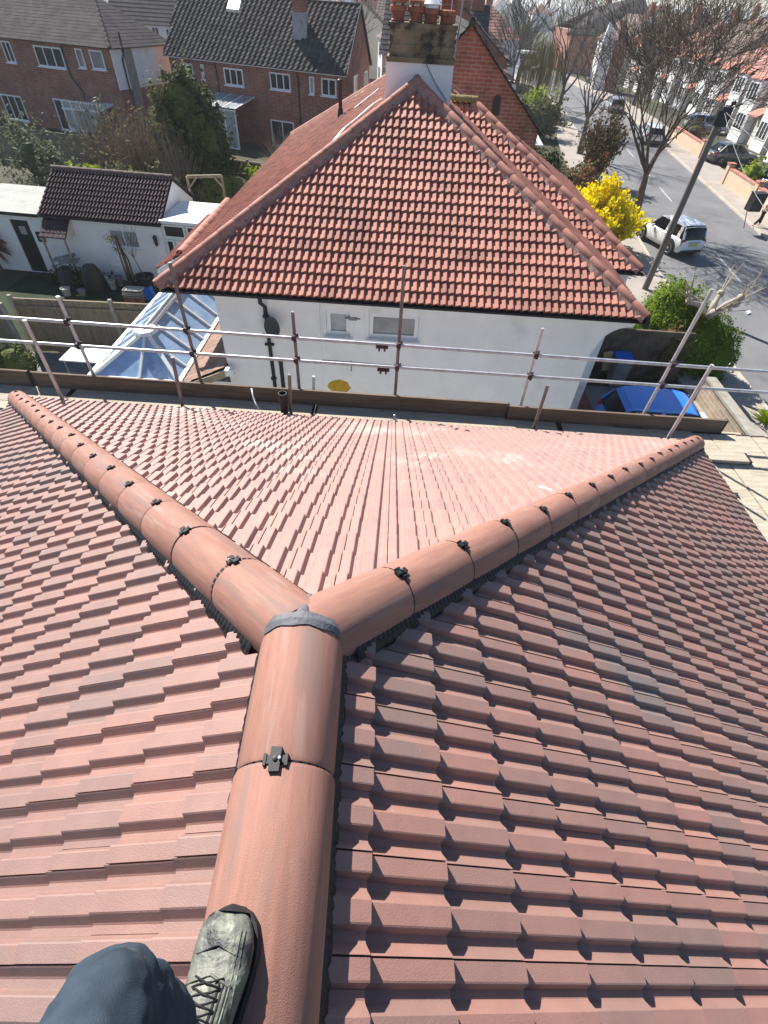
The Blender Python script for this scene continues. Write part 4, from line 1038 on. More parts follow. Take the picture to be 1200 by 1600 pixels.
m = MB(); m.slab([A_(u0+dh[0], .06, .02), A_(u0+dh[1], .06, .02), A_(u0+dh[1], .06, 1.98), A_(u0+dh[0], .06, 1.98)], .04, AN); dr0 = m.build('door', X['black'], fr)
m = MB(); uq, zq = (dh[0]+dh[1])/2+u0, 1.45; m.slab([A_(uq-.13, .05, zq), A_(uq+.13, .05, zq), A_(uq+.13, .05, zq+.30), A_(uq-.13, .05, zq+.30)], .01, AN); m.build('door_light', X['frost'], dr0)
u, z = inv(64, 370); window(fr, AO, AU, AN, u-.14, u+.14, z-.18, z+.18, cols=1, proud=True, gmat='frost', fmat='lantern', sill=False)
# small dark canopy over the store door
an = thing('canopy', 'small dark tiled canopy on the annexe wall above the composters', 'canopy', A_(.3, -.4, 1.6))
P = [A_(.02, -.02, 2.24), A_(1.05, -.02, 2.24), A_(1.08, -.78, 1.72), A_(.05, -.78, 1.72)]
roofplane(an, P[3], P[2], [P[1], P[0]], 'plum', w=.2, g=.2, seed=51, prof=[(0, 0), (.5, .01), (1, 0)], thick=.015)
m = MB(); m.slab([A_(1.05, -.02, 2.2), A_(1.05, -.02, 1.62), A_(1.08, -.76, 1.66)], .05, AU); m.build('side_board', X['creamwall'], an)
m = MB(); m.beam(A_(.12, -.72, 0), A_(.12, -.72, 1.68), .06, .06); m.beam(A_(1.0, -.72, 0), A_(1.0, -.72, 1.68), .06, .06); m.build('posts', X['wood'], an)
# glazed porch to the right
gp = thing('glazed_porch', 'white porch with flat white roof and glazed door, right of the plum roofed annexe', 'porch', A_(5.5, .5, 0))
m = MB(); m.slab([A_(AL+.05, -.12, 2.44), A_(AL+1.75, -.12, 2.44), A_(AL+1.75, 2.2, 2.52), A_(AL+.05, 2.2, 2.52)], .10, V((0, 0, 1))); m.build('roof', X['whitepaint'], gp)
m = MB(); m.poly([A_(AL+.02, .05, 0), A_(AL+1.7, .05, 0), A_(AL+1.7, .05, 2.36), A_(AL+.02, .05, 2.36)]); m.poly([A_(AL+1.7, .05, 0), A_(AL+1.7, 2.1, 0), A_(AL+1.7, 2.1, 2.36), A_(AL+1.7, .05, 2.36)]); m.build('wall', X['white'], gp)
window(gp, A_(AL, .02, 0), AU, AN, .10, .95, 1.82, 2.28, cols=1, proud=True, gmat='glass', sill=False)
window(gp, A_(AL, .02, 0), AU, AN, 1.02, 1.62, 1.82, 2.28, cols=1, proud=True, gmat='glass', sill=False)
window(gp, A_(AL, .02, 0), AU, AN, .10, .42, .15, 1.74, cols=1, proud=True, gmat='glass', sill=False)
window(gp, A_(AL, .02, 0), AU, AN, .50, 1.25, .06, 1.74, cols=1, rows=2, proud=True, gmat='frost', sill=False, name='door', fw=.10)

# fences
def panel_fence(name, label, a, b, h, npan, mat='fence', post='fencepost', topcap=True):
    a, b = V((*a, 0)), V((*b, 0)); d = (b-a).normalized(); L = (b-a).length; nn = V((d.y, -d.x, 0))
    t = thing(name, label, 'fence', (a+b)/2); m = MB(); rnd = random.Random(len(label))
    for k in range(npan):
        s0, s1 = L*k/npan+.06, L*(k+1)/npan-.06; q = MB(); n = int((s1-s0)/.11)
        for j in range(n):
            u0 = s0+(s1-s0)*j/n; u1 = u0+(s1-s0)/n-.004; o = rnd.uniform(-.008, .008)
            q.obox(a+d*((u0+u1)/2)+nn*o+V((0, 0, h/2+rnd.uniform(-.01, .01))), d*((u1-u0)/2), nn*.009, V((0, 0, h/2-.05)), rnd.random())
        for z in (.35, h-.25): q.beam(a+d*s0+nn*.04+V((0, 0, z)), a+d*s1+nn*.04+V((0, 0, z)), .03, .09)
        if topcap: q.beam(a+d*s0+V((0, 0, h-.01)), a+d*s1+V((0, 0, h-.01)), .07, .03)
        q.build('panel', X[mat], t)
    for k in range(npan+1):
        q = MB(); P = a+d*(L*k/npan); q.obox(P+nn*.03+V((0, 0, h/2+.05)), d*.05, nn*.05, V((0, 0, h/2+.05))); q.build('post', X[post], t)
    return t
panel_fence('garden_fence', 'weathered grey panel fence between the lawn and the white table', (-11.9, 14.75), (-7.35, 14.95), 1.8, 3)
panel_fence('garden_fence', 'lower weathered panel fence at the far left behind the scaffold rails', (-16.5, 14.05), (-12.0, 14.4), 1.7, 3)
tb = thing('garden_table', 'white rectangular table on the patio in front of the panel fence', 'table', (-9.3, 13.5, 0))
m = MB(); P = [at_z(x, y, .75) for x, y in ((113, 541), (184, 545), (172, 568), (92, 562))]; P[1] = P[0]+V((1.75, -.02, 0)); P[2] = P[3]+V((1.75, -.02, 0)); m.slab([P[3], P[2], P[1], P[0]], .04); m.build('tabletop', X['whitepaint'], tb)
for p in P:
    c = (P[0]+P[2])/2; q = MB(); s_ = p+(c-p)*.12; q.tube((s_.x, s_.y, .02), (s_.x, s_.y, .71), .022, n=8); q.build('leg', X['lead'], tb)
def pot(name, label, p, r, h, mat, cat='pot', soil=True):
    m = MB(); m.lathe([(r*.72, 0), (r*.95, h*.9), (r*1.05, h*.9), (r*1.05, h), (r*.92, h), (r*.9, h*.86), (.001, h*.86)], p, 16); return tag(m.build(name, X[mat], smooth=True, edge=35), label, cat)
p = at_z(298, 0, 0)
p = at_z(100, 540, 0); pot('plant_pot', 'dark round bucket on the patio below the fence', (p.x, p.y, .02), .22, .3, 'lead', 'bucket')
# black compost bins in front of the annexe
for k, (px, py, r, h, lab) in enumerate(((152, 452, .42, .92, 'larger black dome shaped composter by the annexe wall'), (112, 448, .36, .75, 'smaller black composter heaped with dark bags by the store'))):
    p = at_z(px, py, 0); m = MB(); m.lathe([(r*1.05, 0), (r*1.0, h*.4), (r*.86, h*.72), (r*.62, h*.92), (r*.55, h), (r*.2, h+.05), (.001, h+.06)], p, 20); tag(m.build('composter', X['black'], smooth=True, edge=35), lab, 'composter')
m = MB(); p = at_z(106, 408, .9); rnd = random.Random(6)
for k in range(5): m.obox(p+V((rnd.uniform(-.3, .3), rnd.uniform(-.1, .1), .03*k)), V((.22, .05*k, .02)), V((0, .16, .02)), V((0, .0, .03)))
tag(m.build('stacked_sheets', X['lead']), 'pile of grey sheets on top of the smaller composter', 'sheets')
# stack of trays and clutter
p = at_z(213, 470, 0)
for k in range(6):
    m = MB(); z = .08*k; x, y = p.x+rnd.uniform(-.03, .03), p.y+rnd.uniform(-.02, .02)
    m.box(x-.36, x+.36, y-.22, y+.22, z+.02, z+.035); m.box(x-.36, x+.36, y-.22, y-.205, z+.02, z+.075); m.box(x-.36, x-.345, y-.22, y+.22, z+.02, z+.075); m.box(x+.345, x+.36, y-.22, y+.22, z+.02, z+.075); m.box(x-.36, x+.36, y+.205, y+.22, z+.02, z+.075)
    tag(m.build('tray', X['felt'] if k > 1 else X['pot']), 'flat tray stacked on the lawn before the annexe' if k > 1 else 'terracotta coloured tray at the bottom of the tray stack', 'tray', 'trays stacked by the annexe')
p = at_z(236, 468, 0); m = MB(); m.obox(p+V((0, 0, .22)), V((.16, .02, .05)), V((0, .12, 0)), V((-.05, 0, .22))); tag(m.build('blue_crate', X['binblue']), 'bright blue crate leaning by the tray stack', 'crate')
for k, (px, py, r, h, mt, lab) in enumerate(((178, 452, .16, .36, 'felt', 'grey plastic bucket nearest the trays'), (190, 447, .15, .40, 'lead', 'dark flower bucket between the grey bucket and the wall'), (168, 446, .12, .34, 'upvc', 'white jug shaped pot beside the black composter'), (106, 462, .17, .30, 'felt', 'grey watering can shaped pot on the lawn'), (130, 462, .15, .24, 'lead', 'low dark pot beside the grey watering can'))):
    p = at_z(px, py, 0); pot('bucket', lab, p, r, h, mt, 'bucket')
p = at_z(198, 436, 0); m = MB(); m.obox(p+V((0, 0, .28)), AU*.30, AN*.17, V((0, 0, .28))); m.obox(p+V((0, 0, .57)), AU*.33, AN*.2, V((0, 0, .02))); tag(m.build('planter', X['greywhite']), 'white box planter standing against the annexe wall', 'planter')
p = at_z(232, 455, 0); pot('tree_pot', 'large dark tub holding a thin bare tree', p, .36, .62, 'lantern')
TUB = p
# swing frame and white box behind the annexe
sw = thing('swing_frame', 'pale timber swing frame standing beyond the annexe roof', 'frame', (-8.3, 27.5, 0))
A = at_z(292, 276, 2.3); B = at_z(346, 275, 2.3)
for P in (A, B):
    m = MB(); m.beam((P.x, P.y, 0), (P.x, P.y, 2.3), .1, .1, (1, 0, 0)); m.build('post', X['wood'], sw)
m = MB(); m.beam(A, B, .10, .12); m.build('top_beam', X['wood'], sw)
for P, s_ in ((A, 1), (B, -1)):
    m = MB(); m.beam(P+V((0, 0, -.5)), P+V((s_*.45, 0, 0)), .06, .06); m.build('brace', X['wood'], sw)
m = MB(); P = at_z(325, 318, .5); m.box(P.x-.85, P.x+.75, P.y, P.y+.9, 0.0, .95); tag(m.build('storage_box', X['whitepaint']), 'white box standing under the timber swing frame', 'box')

# ================================================================ trees and shrubs
def grow(T, C, p, d, L, r, lvl, mx, rnd, up=.10, spread=(.35, .75), kids=(3, 5), minr=.010, shrink=(.55, .78), base_lvl=1):
    n = 5 if lvl < 2 else 4 if lvl < mx else 3
    pts = [p]; rad = [r]; q = V(p); d = V(d).normalized()
    for i in range(n):
        d = (d+V((rnd.uniform(-1, 1), rnd.uniform(-1, 1), rnd.uniform(-.6, .6)))*(.10+.04*lvl)+V((0, 0, up*(.5 if lvl == 0 else 1)))).normalized()
        q = q+d*(L/n); pts.append(V(q)); rad.append(max(minr*.7, r*(1-.55*(i+1)/n)))
    (T if lvl < base_lvl else C).path(pts, rad, 8 if lvl == 0 else 6 if lvl == 1 else 4 if lvl == 2 else 3, False)
    if lvl >= mx: return
    k = rnd.randint(*kids)+(2 if lvl == 0 else 0)
    for j in range(k):
        f = rnd.uniform(.45 if lvl else .72, 1.0) if j else 1.0
        i = min(n-1, int(f*n)); P = pts[i]+(pts[i+1]-pts[i])*(f*n-i) if i < n else pts[-1]
        ax = d.orthogonal().normalized(); ax.rotate(Matrix.Rotation(rnd.uniform(0, 2*pi) if lvl else 2*pi*j/k+rnd.uniform(-.4, .4), 3, d))
        a = rnd.uniform(*spread); nd = (d*cos(a)+ax*sin(a)).normalized()
        grow(T, C, P, nd, L*rnd.uniform(*shrink)*(1.25 if lvl == 0 else 1), max(minr, rad[i]*rnd.uniform(.5, .72)), lvl+1, mx, rnd, up, spread, kids, minr, shrink, base_lvl)
def bare_tree(name, label, base, trunk_h, r, seed, mx=4, mat='bark', tmat='twig', lean=(0, 0), group=None, cat='tree', **k):
    rnd = random.Random(seed); T, C = MB(), MB(); base = V(base)
    T.path([base+V((0, 0, -.05)), base+V((0, 0, .12))], [r*1.5, r*1.12], 8, False)
    t = thing(name, label, cat, base, group)
    grow(T, C, base+V((0, 0, .1)), V((lean[0], lean[1], 1)), trunk_h, r, 0, mx, rnd, **k)
    T.build('trunk', X[mat], t, smooth=True); C.build('crown', X[tmat], t, smooth=True)
    return t
def leaves(mb, blobs, n, size, seed, per=22, spreadf=.13, shell=(.55, 1.02), asp=(.5, .8), up=.35, cut=0.0):
    """leaf faces in clumps through the outer part of each blob, with gaps between the clumps"""
    rnd = random.Random(seed); vol = [b[1][0]*b[1][1]+b[1][1]*b[1][2] for b in blobs]; tot = sum(vol)
    for (c, R), vv in zip(blobs, vol):
        c = V(c); m = max(1, int(n*vv/tot/per))
        for _ in range(m):
            th = rnd.uniform(0, 2*pi); cz_ = rnd.uniform(-.85+cut, 1); sr = sqrt(max(0, 1-cz_*cz_)); o = V((sr*cos(th), sr*sin(th), cz_))
            k = rnd.uniform(*shell)*(1+.10*sin(3*th+seed)+.08*sin(5*cz_*3+seed)); cc = c+V((o.x*R[0]*k, o.y*R[1]*k, o.z*R[2]*k)); ct = rnd.random()
            for _ in range(per):
                q = cc+V((rnd.gauss(0, R[0]*spreadf), rnd.gauss(0, R[1]*spreadf), rnd.gauss(0, R[2]*spreadf)))
                if q.z < .03: q.z = rnd.uniform(.03, .25)
                s = size*rnd.uniform(.6, 1.35); nn = (o+V((rnd.gauss(0, .7), rnd.gauss(0, .7), rnd.gauss(up, .6)))).normalized()
                a = nn.orthogonal().normalized(); a.rotate(Matrix.Rotation(rnd.uniform(0, 6.28), 3, nn)); b = nn.cross(a)*rnd.uniform(*asp)
                mb.poly([q-a*s, q+b*s*.8, q+a*s, q-b*s*.8], min(1, max(.001, ct*.6+rnd.uniform(0, .4))))
def core(mb, blobs, f=.62, seed=1):
    for c, R in blobs:
        rnd = random.Random(seed); c = V(c); rings = []
        for i in range(1, 8):
            ph = pi*i/8; rings.append([c+V((R[0]*f*sin(ph)*cos(2*pi*k/10), R[1]*f*sin(ph)*sin(2*pi*k/10), -R[2]*f*cos(ph)))*1 for k in range(10)])
        mb.loft(rings, .9)
def shrub(name, label, blobs, n, size, mat, seed, stem='bark', group=None, cat='shrub', inner=.6, **k):
    c = V(blobs[0][0]); t = thing(name, label, cat, (c.x, c.y, 0), group); L = MB()
    leaves(L, blobs, n, size, seed, **k)
    if inner: core(L, blobs, inner)
    L.build('foliage', X[mat], t); S = MB(); rnd = random.Random(seed)
    for q in range(5):
        b = blobs[q % len(blobs)]; P = V((b[0][0]+rnd.uniform(-.2, .2), b[0][1]+rnd.uniform(-.2, .2), 0)); S.path([P, P+V((rnd.uniform(-.1, .1), rnd.uniform(-.1, .1), b[0][2]*.6)), V(b[0])+V((rnd.uniform(-.3, .3)*b[1][0], rnd.uniform(-.3, .3)*b[1][1], .2))], [.05, .035, .015], 5, False)
    S.build('stem', X[stem], t); return t
def stems(mb, lv, base, n, h, w, seed, r=.012, leafn=0, lsize=.06, droop=.35, minz=.05, tilt=(.1, 1.0)):
    """arching stems out of one stool, with leaves or flowers along them"""
    rnd = random.Random(seed); base = V(base)
    for i in range(n):
        th = rnd.uniform(0, 2*pi); a = rnd.uniform(*tilt); out = V((cos(th), sin(th), 0))
        hh = h*rnd.uniform(.65, 1.05)*(1-.28*a); ww = w*a*rnd.uniform(.8, 1.1); P0 = base+out*w*.22*rnd.random(); pts = []
        for j in range(7):
            f = j/6.0; pts.append(P0+out*ww*f**1.3+V((0, 0, max(minz, hh*(f-droop*a*f*f*.8)*1.12)))+V((rnd.gauss(0, .03), rnd.gauss(0, .03), 0))*h*.2*f)
        mb.path(pts, [r*(1-.7*j/6) for j in range(7)], 3, False)
        for _ in range(leafn):
            f = rnd.uniform(.25, 1)*6; j = min(5, int(f)); q = pts[j]+(pts[j+1]-pts[j])*(f-j)+V((rnd.gauss(0, 1), rnd.gauss(0, 1), rnd.gauss(0, 1)))*lsize*.7
            s = lsize*rnd.uniform(.6, 1.4); nn = V((rnd.gauss(0, 1), rnd.gauss(0, 1), rnd.gauss(.4, 1))).normalized(); aa = nn.orthogonal().normalized(); b = nn.cross(aa)*.7
            lv.poly([q-aa*s, q+b*s, q+aa*s, q-b*s], rnd.uniform(.001, 1))
def stem_shrub(name, label, base, n, h, w, seed, mat='twig', leaf=None, leafn=0, lsize=.06, group=None, cat='shrub', **k):
    t = thing(name, label, cat, base, group); S, L = MB(), MB(); stems(S, L, base, n, h, w, seed, leafn=leafn, lsize=lsize, **k)
    S.build('stems', X[mat], t)
    if leafn: L.build('foliage', X[leaf], t)
    return t
def g0(px, py): p = at_z(px, py, 0); return (p.x, p.y, 0)

# ---- right: forsythia, hedge, pollards, street trees
fy = 28.3; fx = (at_y(893, 350, fy).x+at_y(1012, 350, fy).x)/2-.72; fh = at_y(950, 285, fy).z
fo = thing('forsythia', 'bright yellow flowering forsythia bush beside the white car', 'shrub', (fx, fy, 0)); S, L = MB(), MB()
fw2 = (at_y(1012, 350, fy).x-at_y(893, 350, fy).x)/2
stems(S, L, (fx, fy, 0), 420, fh*.98, fw2*1.2, 5, r=.015, leafn=60, lsize=.095, droop=.25, tilt=(.05, 1.0))
S.build('stems', X['bark'], fo); L.build('flowers', X['flower'], fo)
p = at_y(912, 300, 33.5); shrub('red_leaved_shrub', 'russet leaved shrub just behind the left of the yellow forsythia', [((p.x, 33.5, 1.5), (1.1, 1.0, 1.9))], 900, .10, 'leaf_red', 11, inner=0)
shrub('hedge', 'clipped bright green hedge with rounded top by the telegraph pole', [((9.4, 17.2, 1.25), (1.0, 1.15, 1.5)), ((10.1, 16.6, 1.0), (1.0, 1.2, 1.3)), ((10.75, 16.3, .75), (.8, 1.0, 1.0))], 30000, .040, 'leaf_bright', 3, shell=(.88, 1.03), spreadf=.055, inner=.90, cut=-.1, cat='hedge')
shrub('dark_shrub', 'dull brown green shrub in front of the bright hedge', [((9.15, 15.95, .85), (.75, .6, 1.05))], 2600, .055, 'leaf_brown', 8, inner=.8, spreadf=.09)
def pollard(label, base, h, seed, knobs, lean=(0, 0)):
    t = thing('pollarded_tree', label, 'tree', base); rnd = random.Random(seed); T, C = MB(), MB(); b = V(base); top = b+V((lean[0], lean[1], h*.62))
    T.path([b, b+(top-b)*.3+V((.03, .02, 0)), b+(top-b)*.7+V((-.04, 0, 0)), top], [.14, .11, .10, .095], 9)
    for k in range(knobs):
        th = 2*pi*k/knobs+rnd.uniform(-.4, .4); L = rnd.uniform(.55, .95); e = top+V((cos(th)*L, sin(th)*L, rnd.uniform(.25, .75)))
        T.path([top-V((0, 0, .1)), top+(e-top)*.5+V((rnd.uniform(-.08, .08), rnd.uniform(-.08, .08), .08)), e-(e-top)*.12, e, e+V((0, 0, .05))], [.10, .085, .075, .11, .05], 7)
        T.lathe([(.02, -.12), (.10, -.07), (.12, 0), (.09, .08), (.02, .11)], e, 8)
        for j in range(rnd.randint(3, 6)):
            d = (e-top).normalized()*.6+V((rnd.gauss(0, .5), rnd.gauss(0, .5), rnd.uniform(.2, .9))); LL = rnd.uniform(.4, .9)
            C.path([e, e+d*LL*.5+V((rnd.gauss(0, .04), rnd.gauss(0, .04), .02)), e+d*LL], [.022, .016, .008], 4, False)
    T.build('trunk', X['palebark'], t, smooth=True); C.build('crown', X['wood'], t); return t
pb = at_z(1070, 590, 0); pt_ = at_y(1107, 492, pb.y+.2); pollard('pale flaking pollarded tree rising in front of the green hedge', pb, pt_.z/.62, 4, 6, (pt_.x-pb.x, .2))
pollard('pollarded tree cut by the right edge, grass tuft round its foot', (12.35, 13.5, 0), 2.1, 9, 5, (.25, .3))
stem_shrub('grass_tuft', 'bright green tuft of grass at the foot of the edge pollard', (11.75, 13.25, 0), 150, .55, .6, 6, mat='leaf_lime', droop=.5, r=.02)
TK = dict(spread=(.30, .72), kids=(3, 4), up=.085)
bare_tree('street_tree', 'large bare street tree beside the white car, its fan of branches against the pink roofs', (13.6, 33.6, 0), 2.6, .30, 12, mx=5, minr=.014, up=.07, spread=(.35, .80), kids=(4, 4), shrink=(.74, .94), base_lvl=2)
bare_tree('street_tree', 'bare tree with crooked limbs over the left kerb beyond the russet bush', (14.6, 52, 0), 2.6, .28, 31, mx=4, minr=.016, up=.06, spread=(.4, .85), kids=(3, 4), shrink=(.66, .86), mat='greybark', base_lvl=2)
bare_tree('street_tree', 'taller greyish bare tree standing behind the crooked one', (15.0, 66, 0), 3.2, .32, 37, mx=4, minr=.02, up=.10, spread=(.35, .7), kids=(3, 5), shrink=(.68, .9), mat='greybark', base_lvl=2)
def drape(label, base, h, w, seed):
    t = thing('weeping_willow', label, 'tree', base); S, L = MB(), MB(); rnd = random.Random(seed); b = V(base); S.path([b, b+V((0, 0, h*.6))], [.3, .18], 7, False)
    for i in range(700):
        th = rnd.uniform(0, 6.28); rr = w*sqrt(rnd.random()); z = h*(1-.35*(rr/w)**2)*rnd.uniform(.85, 1); P = b+V((cos(th)*rr, sin(th)*rr, z)); ln = rnd.uniform(.35, .8)*z
        L.path([P, P+V((cos(th)*.12, sin(th)*.12, -ln*.5)), P+V((cos(th)*.1, sin(th)*.1, -ln))], [.016, .013, .008], 3, False, rnd.random())
    S.build('trunk', X['bark'], t); L.build('crown', X['willow'], t)
drape('pale yellow weeping willow left of the crooked bare tree', (14.2, 74, 0), 6.6, 2.6, 2)
p = at_z(895, 262, 0); stem_shrub('twiggy_shrub', 'tall reddish brown twiggy bush at the left kerb behind the forsythia', (p.x+.3, 42.5, 0), 260, 4.3, 1.7, 17, leaf='leaf_brown', leafn=16, lsize=.10, r=.022, droop=.15)
shrub('garden_shrub', 'low yellow green shrub in front of the reddish brown bush', [((11.2, 38.3, .9), (1.3, 1.2, 1.1))], 1500, .11, 'leaf_olive', 19, inner=.5)
shrub('garden_shrub', 'dark leafy shrub between the red roof and the reddish brown bush', [((9.2, 40.5, 1.0), (1.5, 1.3, 1.3))], 1500, .13, 'leaf_dark', 23, inner=.6)
stem_shrub('spiky_plant', 'pale spiky plant at the foot of the yellow green shrub', (10.4, 35.8, 0), 60, 1.1, .8, 3, mat='leaf_grey', r=.035, droop=.6)
shrub('hedge', 'mid green hedge beside the brick gable house', [((11.2, 58, 1.3), (3.2, 1.6, 1.7))], 2200, .17, 'leaf_olive', 27, inner=.7, cat='hedge')
shrub('hedge', 'bright green bush by the white caravan', [((12.6, 64, 1.3), (2.0, 1.6, 1.8))], 1400, .19, 'leaf_lime', 28, inner=.7, cat='hedge')

# ---- left gardens
shrub('evergreen_tree', 'tall dense dark evergreen in front of the brick house with the dark tiled roof', [((-11.1, 32.6, 2.4), (1.75, 1.6, 2.5)), ((-11.6, 32.4, 4.3), (1.35, 1.3, 1.75)), ((-10.9, 32.8, 3.2), (1.1, 1.2, 2.0)), ((-10.6, 32.0, 1.4), (1.1, 1.2, 1.5))], 7500, .13, 'leaf_dark', 41, inner=.72, cat='tree')
shrub('yellowing_shrub', 'sunlit olive topped bush growing against the left of the dark evergreen', [((-12.5, 31.6, 3.2), (1.0, 1.0, 1.9))], 1800, .11, 'leaf_olive', 44, inner=.0)
stem_shrub('twiggy_shrub', 'wide bare twiggy shrub behind the plum roof, left of the dark evergreen', (-14.2, 31.2, 0), 300, 4.4, 2.6, 45, leaf='leaf_brown', leafn=4, lsize=.09, mat='paletwig', r=.028, droop=.2)
stem_shrub('twiggy_shrub', 'grey twiggy shrub under the brick house bay, left of the wide one', (-17.0, 33.2, 0), 220, 4.2, 2.2, 46, leaf='leaf_grey', leafn=4, lsize=.10, mat='paletwig', r=.028, droop=.2)
stem_shrub('twiggy_shrub', 'bare pinkish twiggy shrub rising in front of the dark evergreen', (-11.9, 30.4, 0), 150, 3.6, 1.5, 50, mat='paletwig', r=.026, droop=.15)
shrub('grey_leaved_shrub', 'grey green leafy shrub behind the flat roofed store', [((-19.6, 30.5, 1.9), (1.5, 1.4, 2.2)), ((-18.2, 29.6, 1.2), (1.3, 1.1, 1.5))], 2300, .12, 'leaf_grey', 47, inner=.35)
shrub('lime_shrub', 'small lime green shrub behind the left end of the plum roof', [((-15.9, 28.4, 1.5), (1.25, .8, 1.0))], 700, .13, 'leaf_lime', 48, inner=.3)
shrub('lime_shrub', 'lime green plant at the far left above the flat roof', [((-20.2, 27.2, 1.5), (.7, .6, .9))], 350, .14, 'leaf_lime', 49, inner=.3)
shrub('lime_shrub', 'lime green laurel beside the timber swing frame', [((-7.6, 31.5, 1.3), (1.25, .8, .9))], 600, .14, 'leaf_lime', 51, inner=.3)
shrub('olive_shrub', 'olive coloured low bush directly behind the plum roof ridge', [((-13.0, 27.2, 1.3), (1.9, 1.1, 1.4))], 1800, .11, 'leaf_olive', 52, inner=.5)
shrub('dark_shrub', 'dark ivy clad bank behind the swing frame', [((-9.2, 29.6, .9), (2.4, .9, 1.4)), ((-6.7, 30.3, .8), (1.4, .9, 1.2))], 2600, .12, 'leaf_dark', 53, inner=.8)
stem_shrub('twiggy_shrub', 'pinkish bare shrub in front of the low lean-to conservatory', (-7.9, 37.5, 0), 130, 2.8, 1.5, 54, mat='paletwig', r=.026, droop=.2)
stem_shrub('twiggy_shrub', 'bare shrub below the french door of the brick house', (-6.3, 41, 0), 150, 2.9, 2.0, 55, mat='paletwig', r=.028, droop=.2)
cd_ = thing('cordyline', 'spiky red leaved cordyline at the left edge by the black door', 'plant', g0(8, 430)); S = MB(); rnd = random.Random(4); b = at_z(4, 425, 0); c = b+V((-.1, 0, 1.15))
for i in range(190):
    th = rnd.uniform(0, 6.28); ph = rnd.uniform(-.9, 1.45); d = V((cos(th)*cos(ph), sin(th)*cos(ph), sin(ph))); L = rnd.uniform(.55, .95); sd = d.cross(V((0, 0, 1))).normalized()*.028; e = c+d*L+V((0, 0, -.22*L)); m_ = c+d*L*.55+V((0, 0, .02))
    S.poly([c-sd*.5, c+sd*.5, m_+sd, e, m_-sd], rnd.uniform(.001, 1))
S.build('foliage', X['cordy'], cd_); m = MB(); m.path([b, c], [.09, .06], 7); m.build('trunk', X['bark'], cd_)
bare_tree('potted_tree', 'thin small leaved tree growing in the dark tub by the annexe window', (TUB.x, TUB.y, .5), .8, .022, 6, mx=2, minr=.005, up=.12, lean=(-.45, .1))
shrub('leafy_sprig', 'sparse olive sprig of leaves in front of the two paned window', [((TUB.x-.75, TUB.y+.2, 1.75), (.40, .3, .5))], 130, .045, 'leaf_olive', 61, inner=0)
shrub('dark_shrub', 'dark low planting along the foot of the store wall', [((-13.2, 20.2, .25), (1.5, .5, .4))], 800, .06, 'leaf_dark', 63, inner=.5)
shrub('dark_shrub', 'small dark bush with pale flowers beside the white table', [((-11.6, 13.4, .4), (.8, .5, .6))], 900, .05, 'leaf_dark', 64, inner=.7)
panel_fence('garden_fence', 'dark fence at the far left below the brick semi', (-27, 38.5), (-19.5, 37.2), 1.8, 4)
panel_fence('garden_fence', 'dark fence behind the twiggy shrubs left of the evergreen', (-19.3, 36.6), (-7.2, 33.6), 1.7, 6)

# ================================================================ houses behind
def facade_frame(A, B):
    A, B = V((*A, 0)), V((*B, 0)); U = (B-A).normalized(); return A, U, V((U.y, -U.x, 0)), (B-A).length
def finv(A, N, px, py):
    r = ray(px, py); k = ((A-V((0, 0, EYE))).dot(N))/r.dot(N); return V((0, 0, EYE))+r*k
def pxwin(parent, A, U, N, x0, y0, x1, y1, cols=2, gmat='glass', fmat='upvc', name='window', rows=1, zmin=.03, **k):
    P, Q = finv(A, N, x0, y0), finv(A, N, x1, y1); u0, u1 = (P-A).dot(U), (Q-A).dot(U)
    return window(parent, A, U, N, min(u0, u1), max(u0, u1), max(zmin, Q.z), P.z, cols=cols, gmat=gmat, fmat=fmat, name=name, rows=rows, proud=True, fw=.09, **k)
def box_house(name, label, cat, A, back, L, D, eave, rise, wallmat, roofmat, kind='hip', tiles=True, over=.3, seed=1, parent=None, w=.36, g=.36):
    """A front left corner, U along the front, back = direction into the house"""
    t = parent or thing(name, label, cat, A)
    return t
# brick semi at the top left
A, U, N, L = facade_frame((-40.3, 52.6), (-21.3, 46.4)); Bk = -N
b1 = thing('brick_house', 'red brick semi with grey hipped roof at the top left corner, its side bay white', 'house', A)
D = 6.4; ev = 5.25; ri = 2.55
m = MB(); C4 = [A, A+U*L, A+U*L+Bk*D, A+Bk*D]
for p, q in zip(C4, C4[1:]+C4[:1]): m.poly([p, q, q+V((0, 0, ev)), p+V((0, 0, ev))])
m.build('wall', X['brick'], b1)
Z = V((0, 0, 1)); o_ = .32
R4 = [A-U*o_+N*o_, A+U*(L+o_)+N*o_, A+U*(L+o_)+Bk*(D+o_), A-U*o_+Bk*(D+o_)]; R4 = [p+Z*ev for p in R4]; h_ = (D+2*o_)/2
t1 = A+U*(L+o_-h_)+Bk*(D/2)+Z*(ev+ri); t0 = A+U*(-o_+h_)+Bk*(D/2)+Z*(ev+ri)
FP = dict(w=.30, g=.28, prof=[(0, 0), (.5, .004), (1, 0)], thick=.008)
roofplane(b1, R4[0], R4[1], [t1, t0], 'greytile', seed=61, **FP); roofplane(b1, R4[1], R4[2], [t1], 'greytile', seed=62, **FP)
roofplane(b1, R4[2], R4[3], [t0, t1], 'greytile', seed=63, **FP)
ridge_run(b1, R4[1], t1, (0, 0, 1), .5, 'greytile', .11, .006, clips=False); ridge_run(b1, t0, t1, (0, 0, 1), .5, 'greytile', .11, .006, clips=False)
gutter(b1, R4[0], R4[1], N, 'black'); gutter(b1, R4[1], R4[2], U, 'black')
for w_ in ((0, 63, 27, 99, 2), (51, 70, 105, 108, 3), (116, 75, 136, 107, 1), (138, 77, 167, 110, 1)): pxwin(b1, A, U, N, *w_[:4], cols=w_[4], gmat='curtain' if w_[4] == 1 else 'glass')
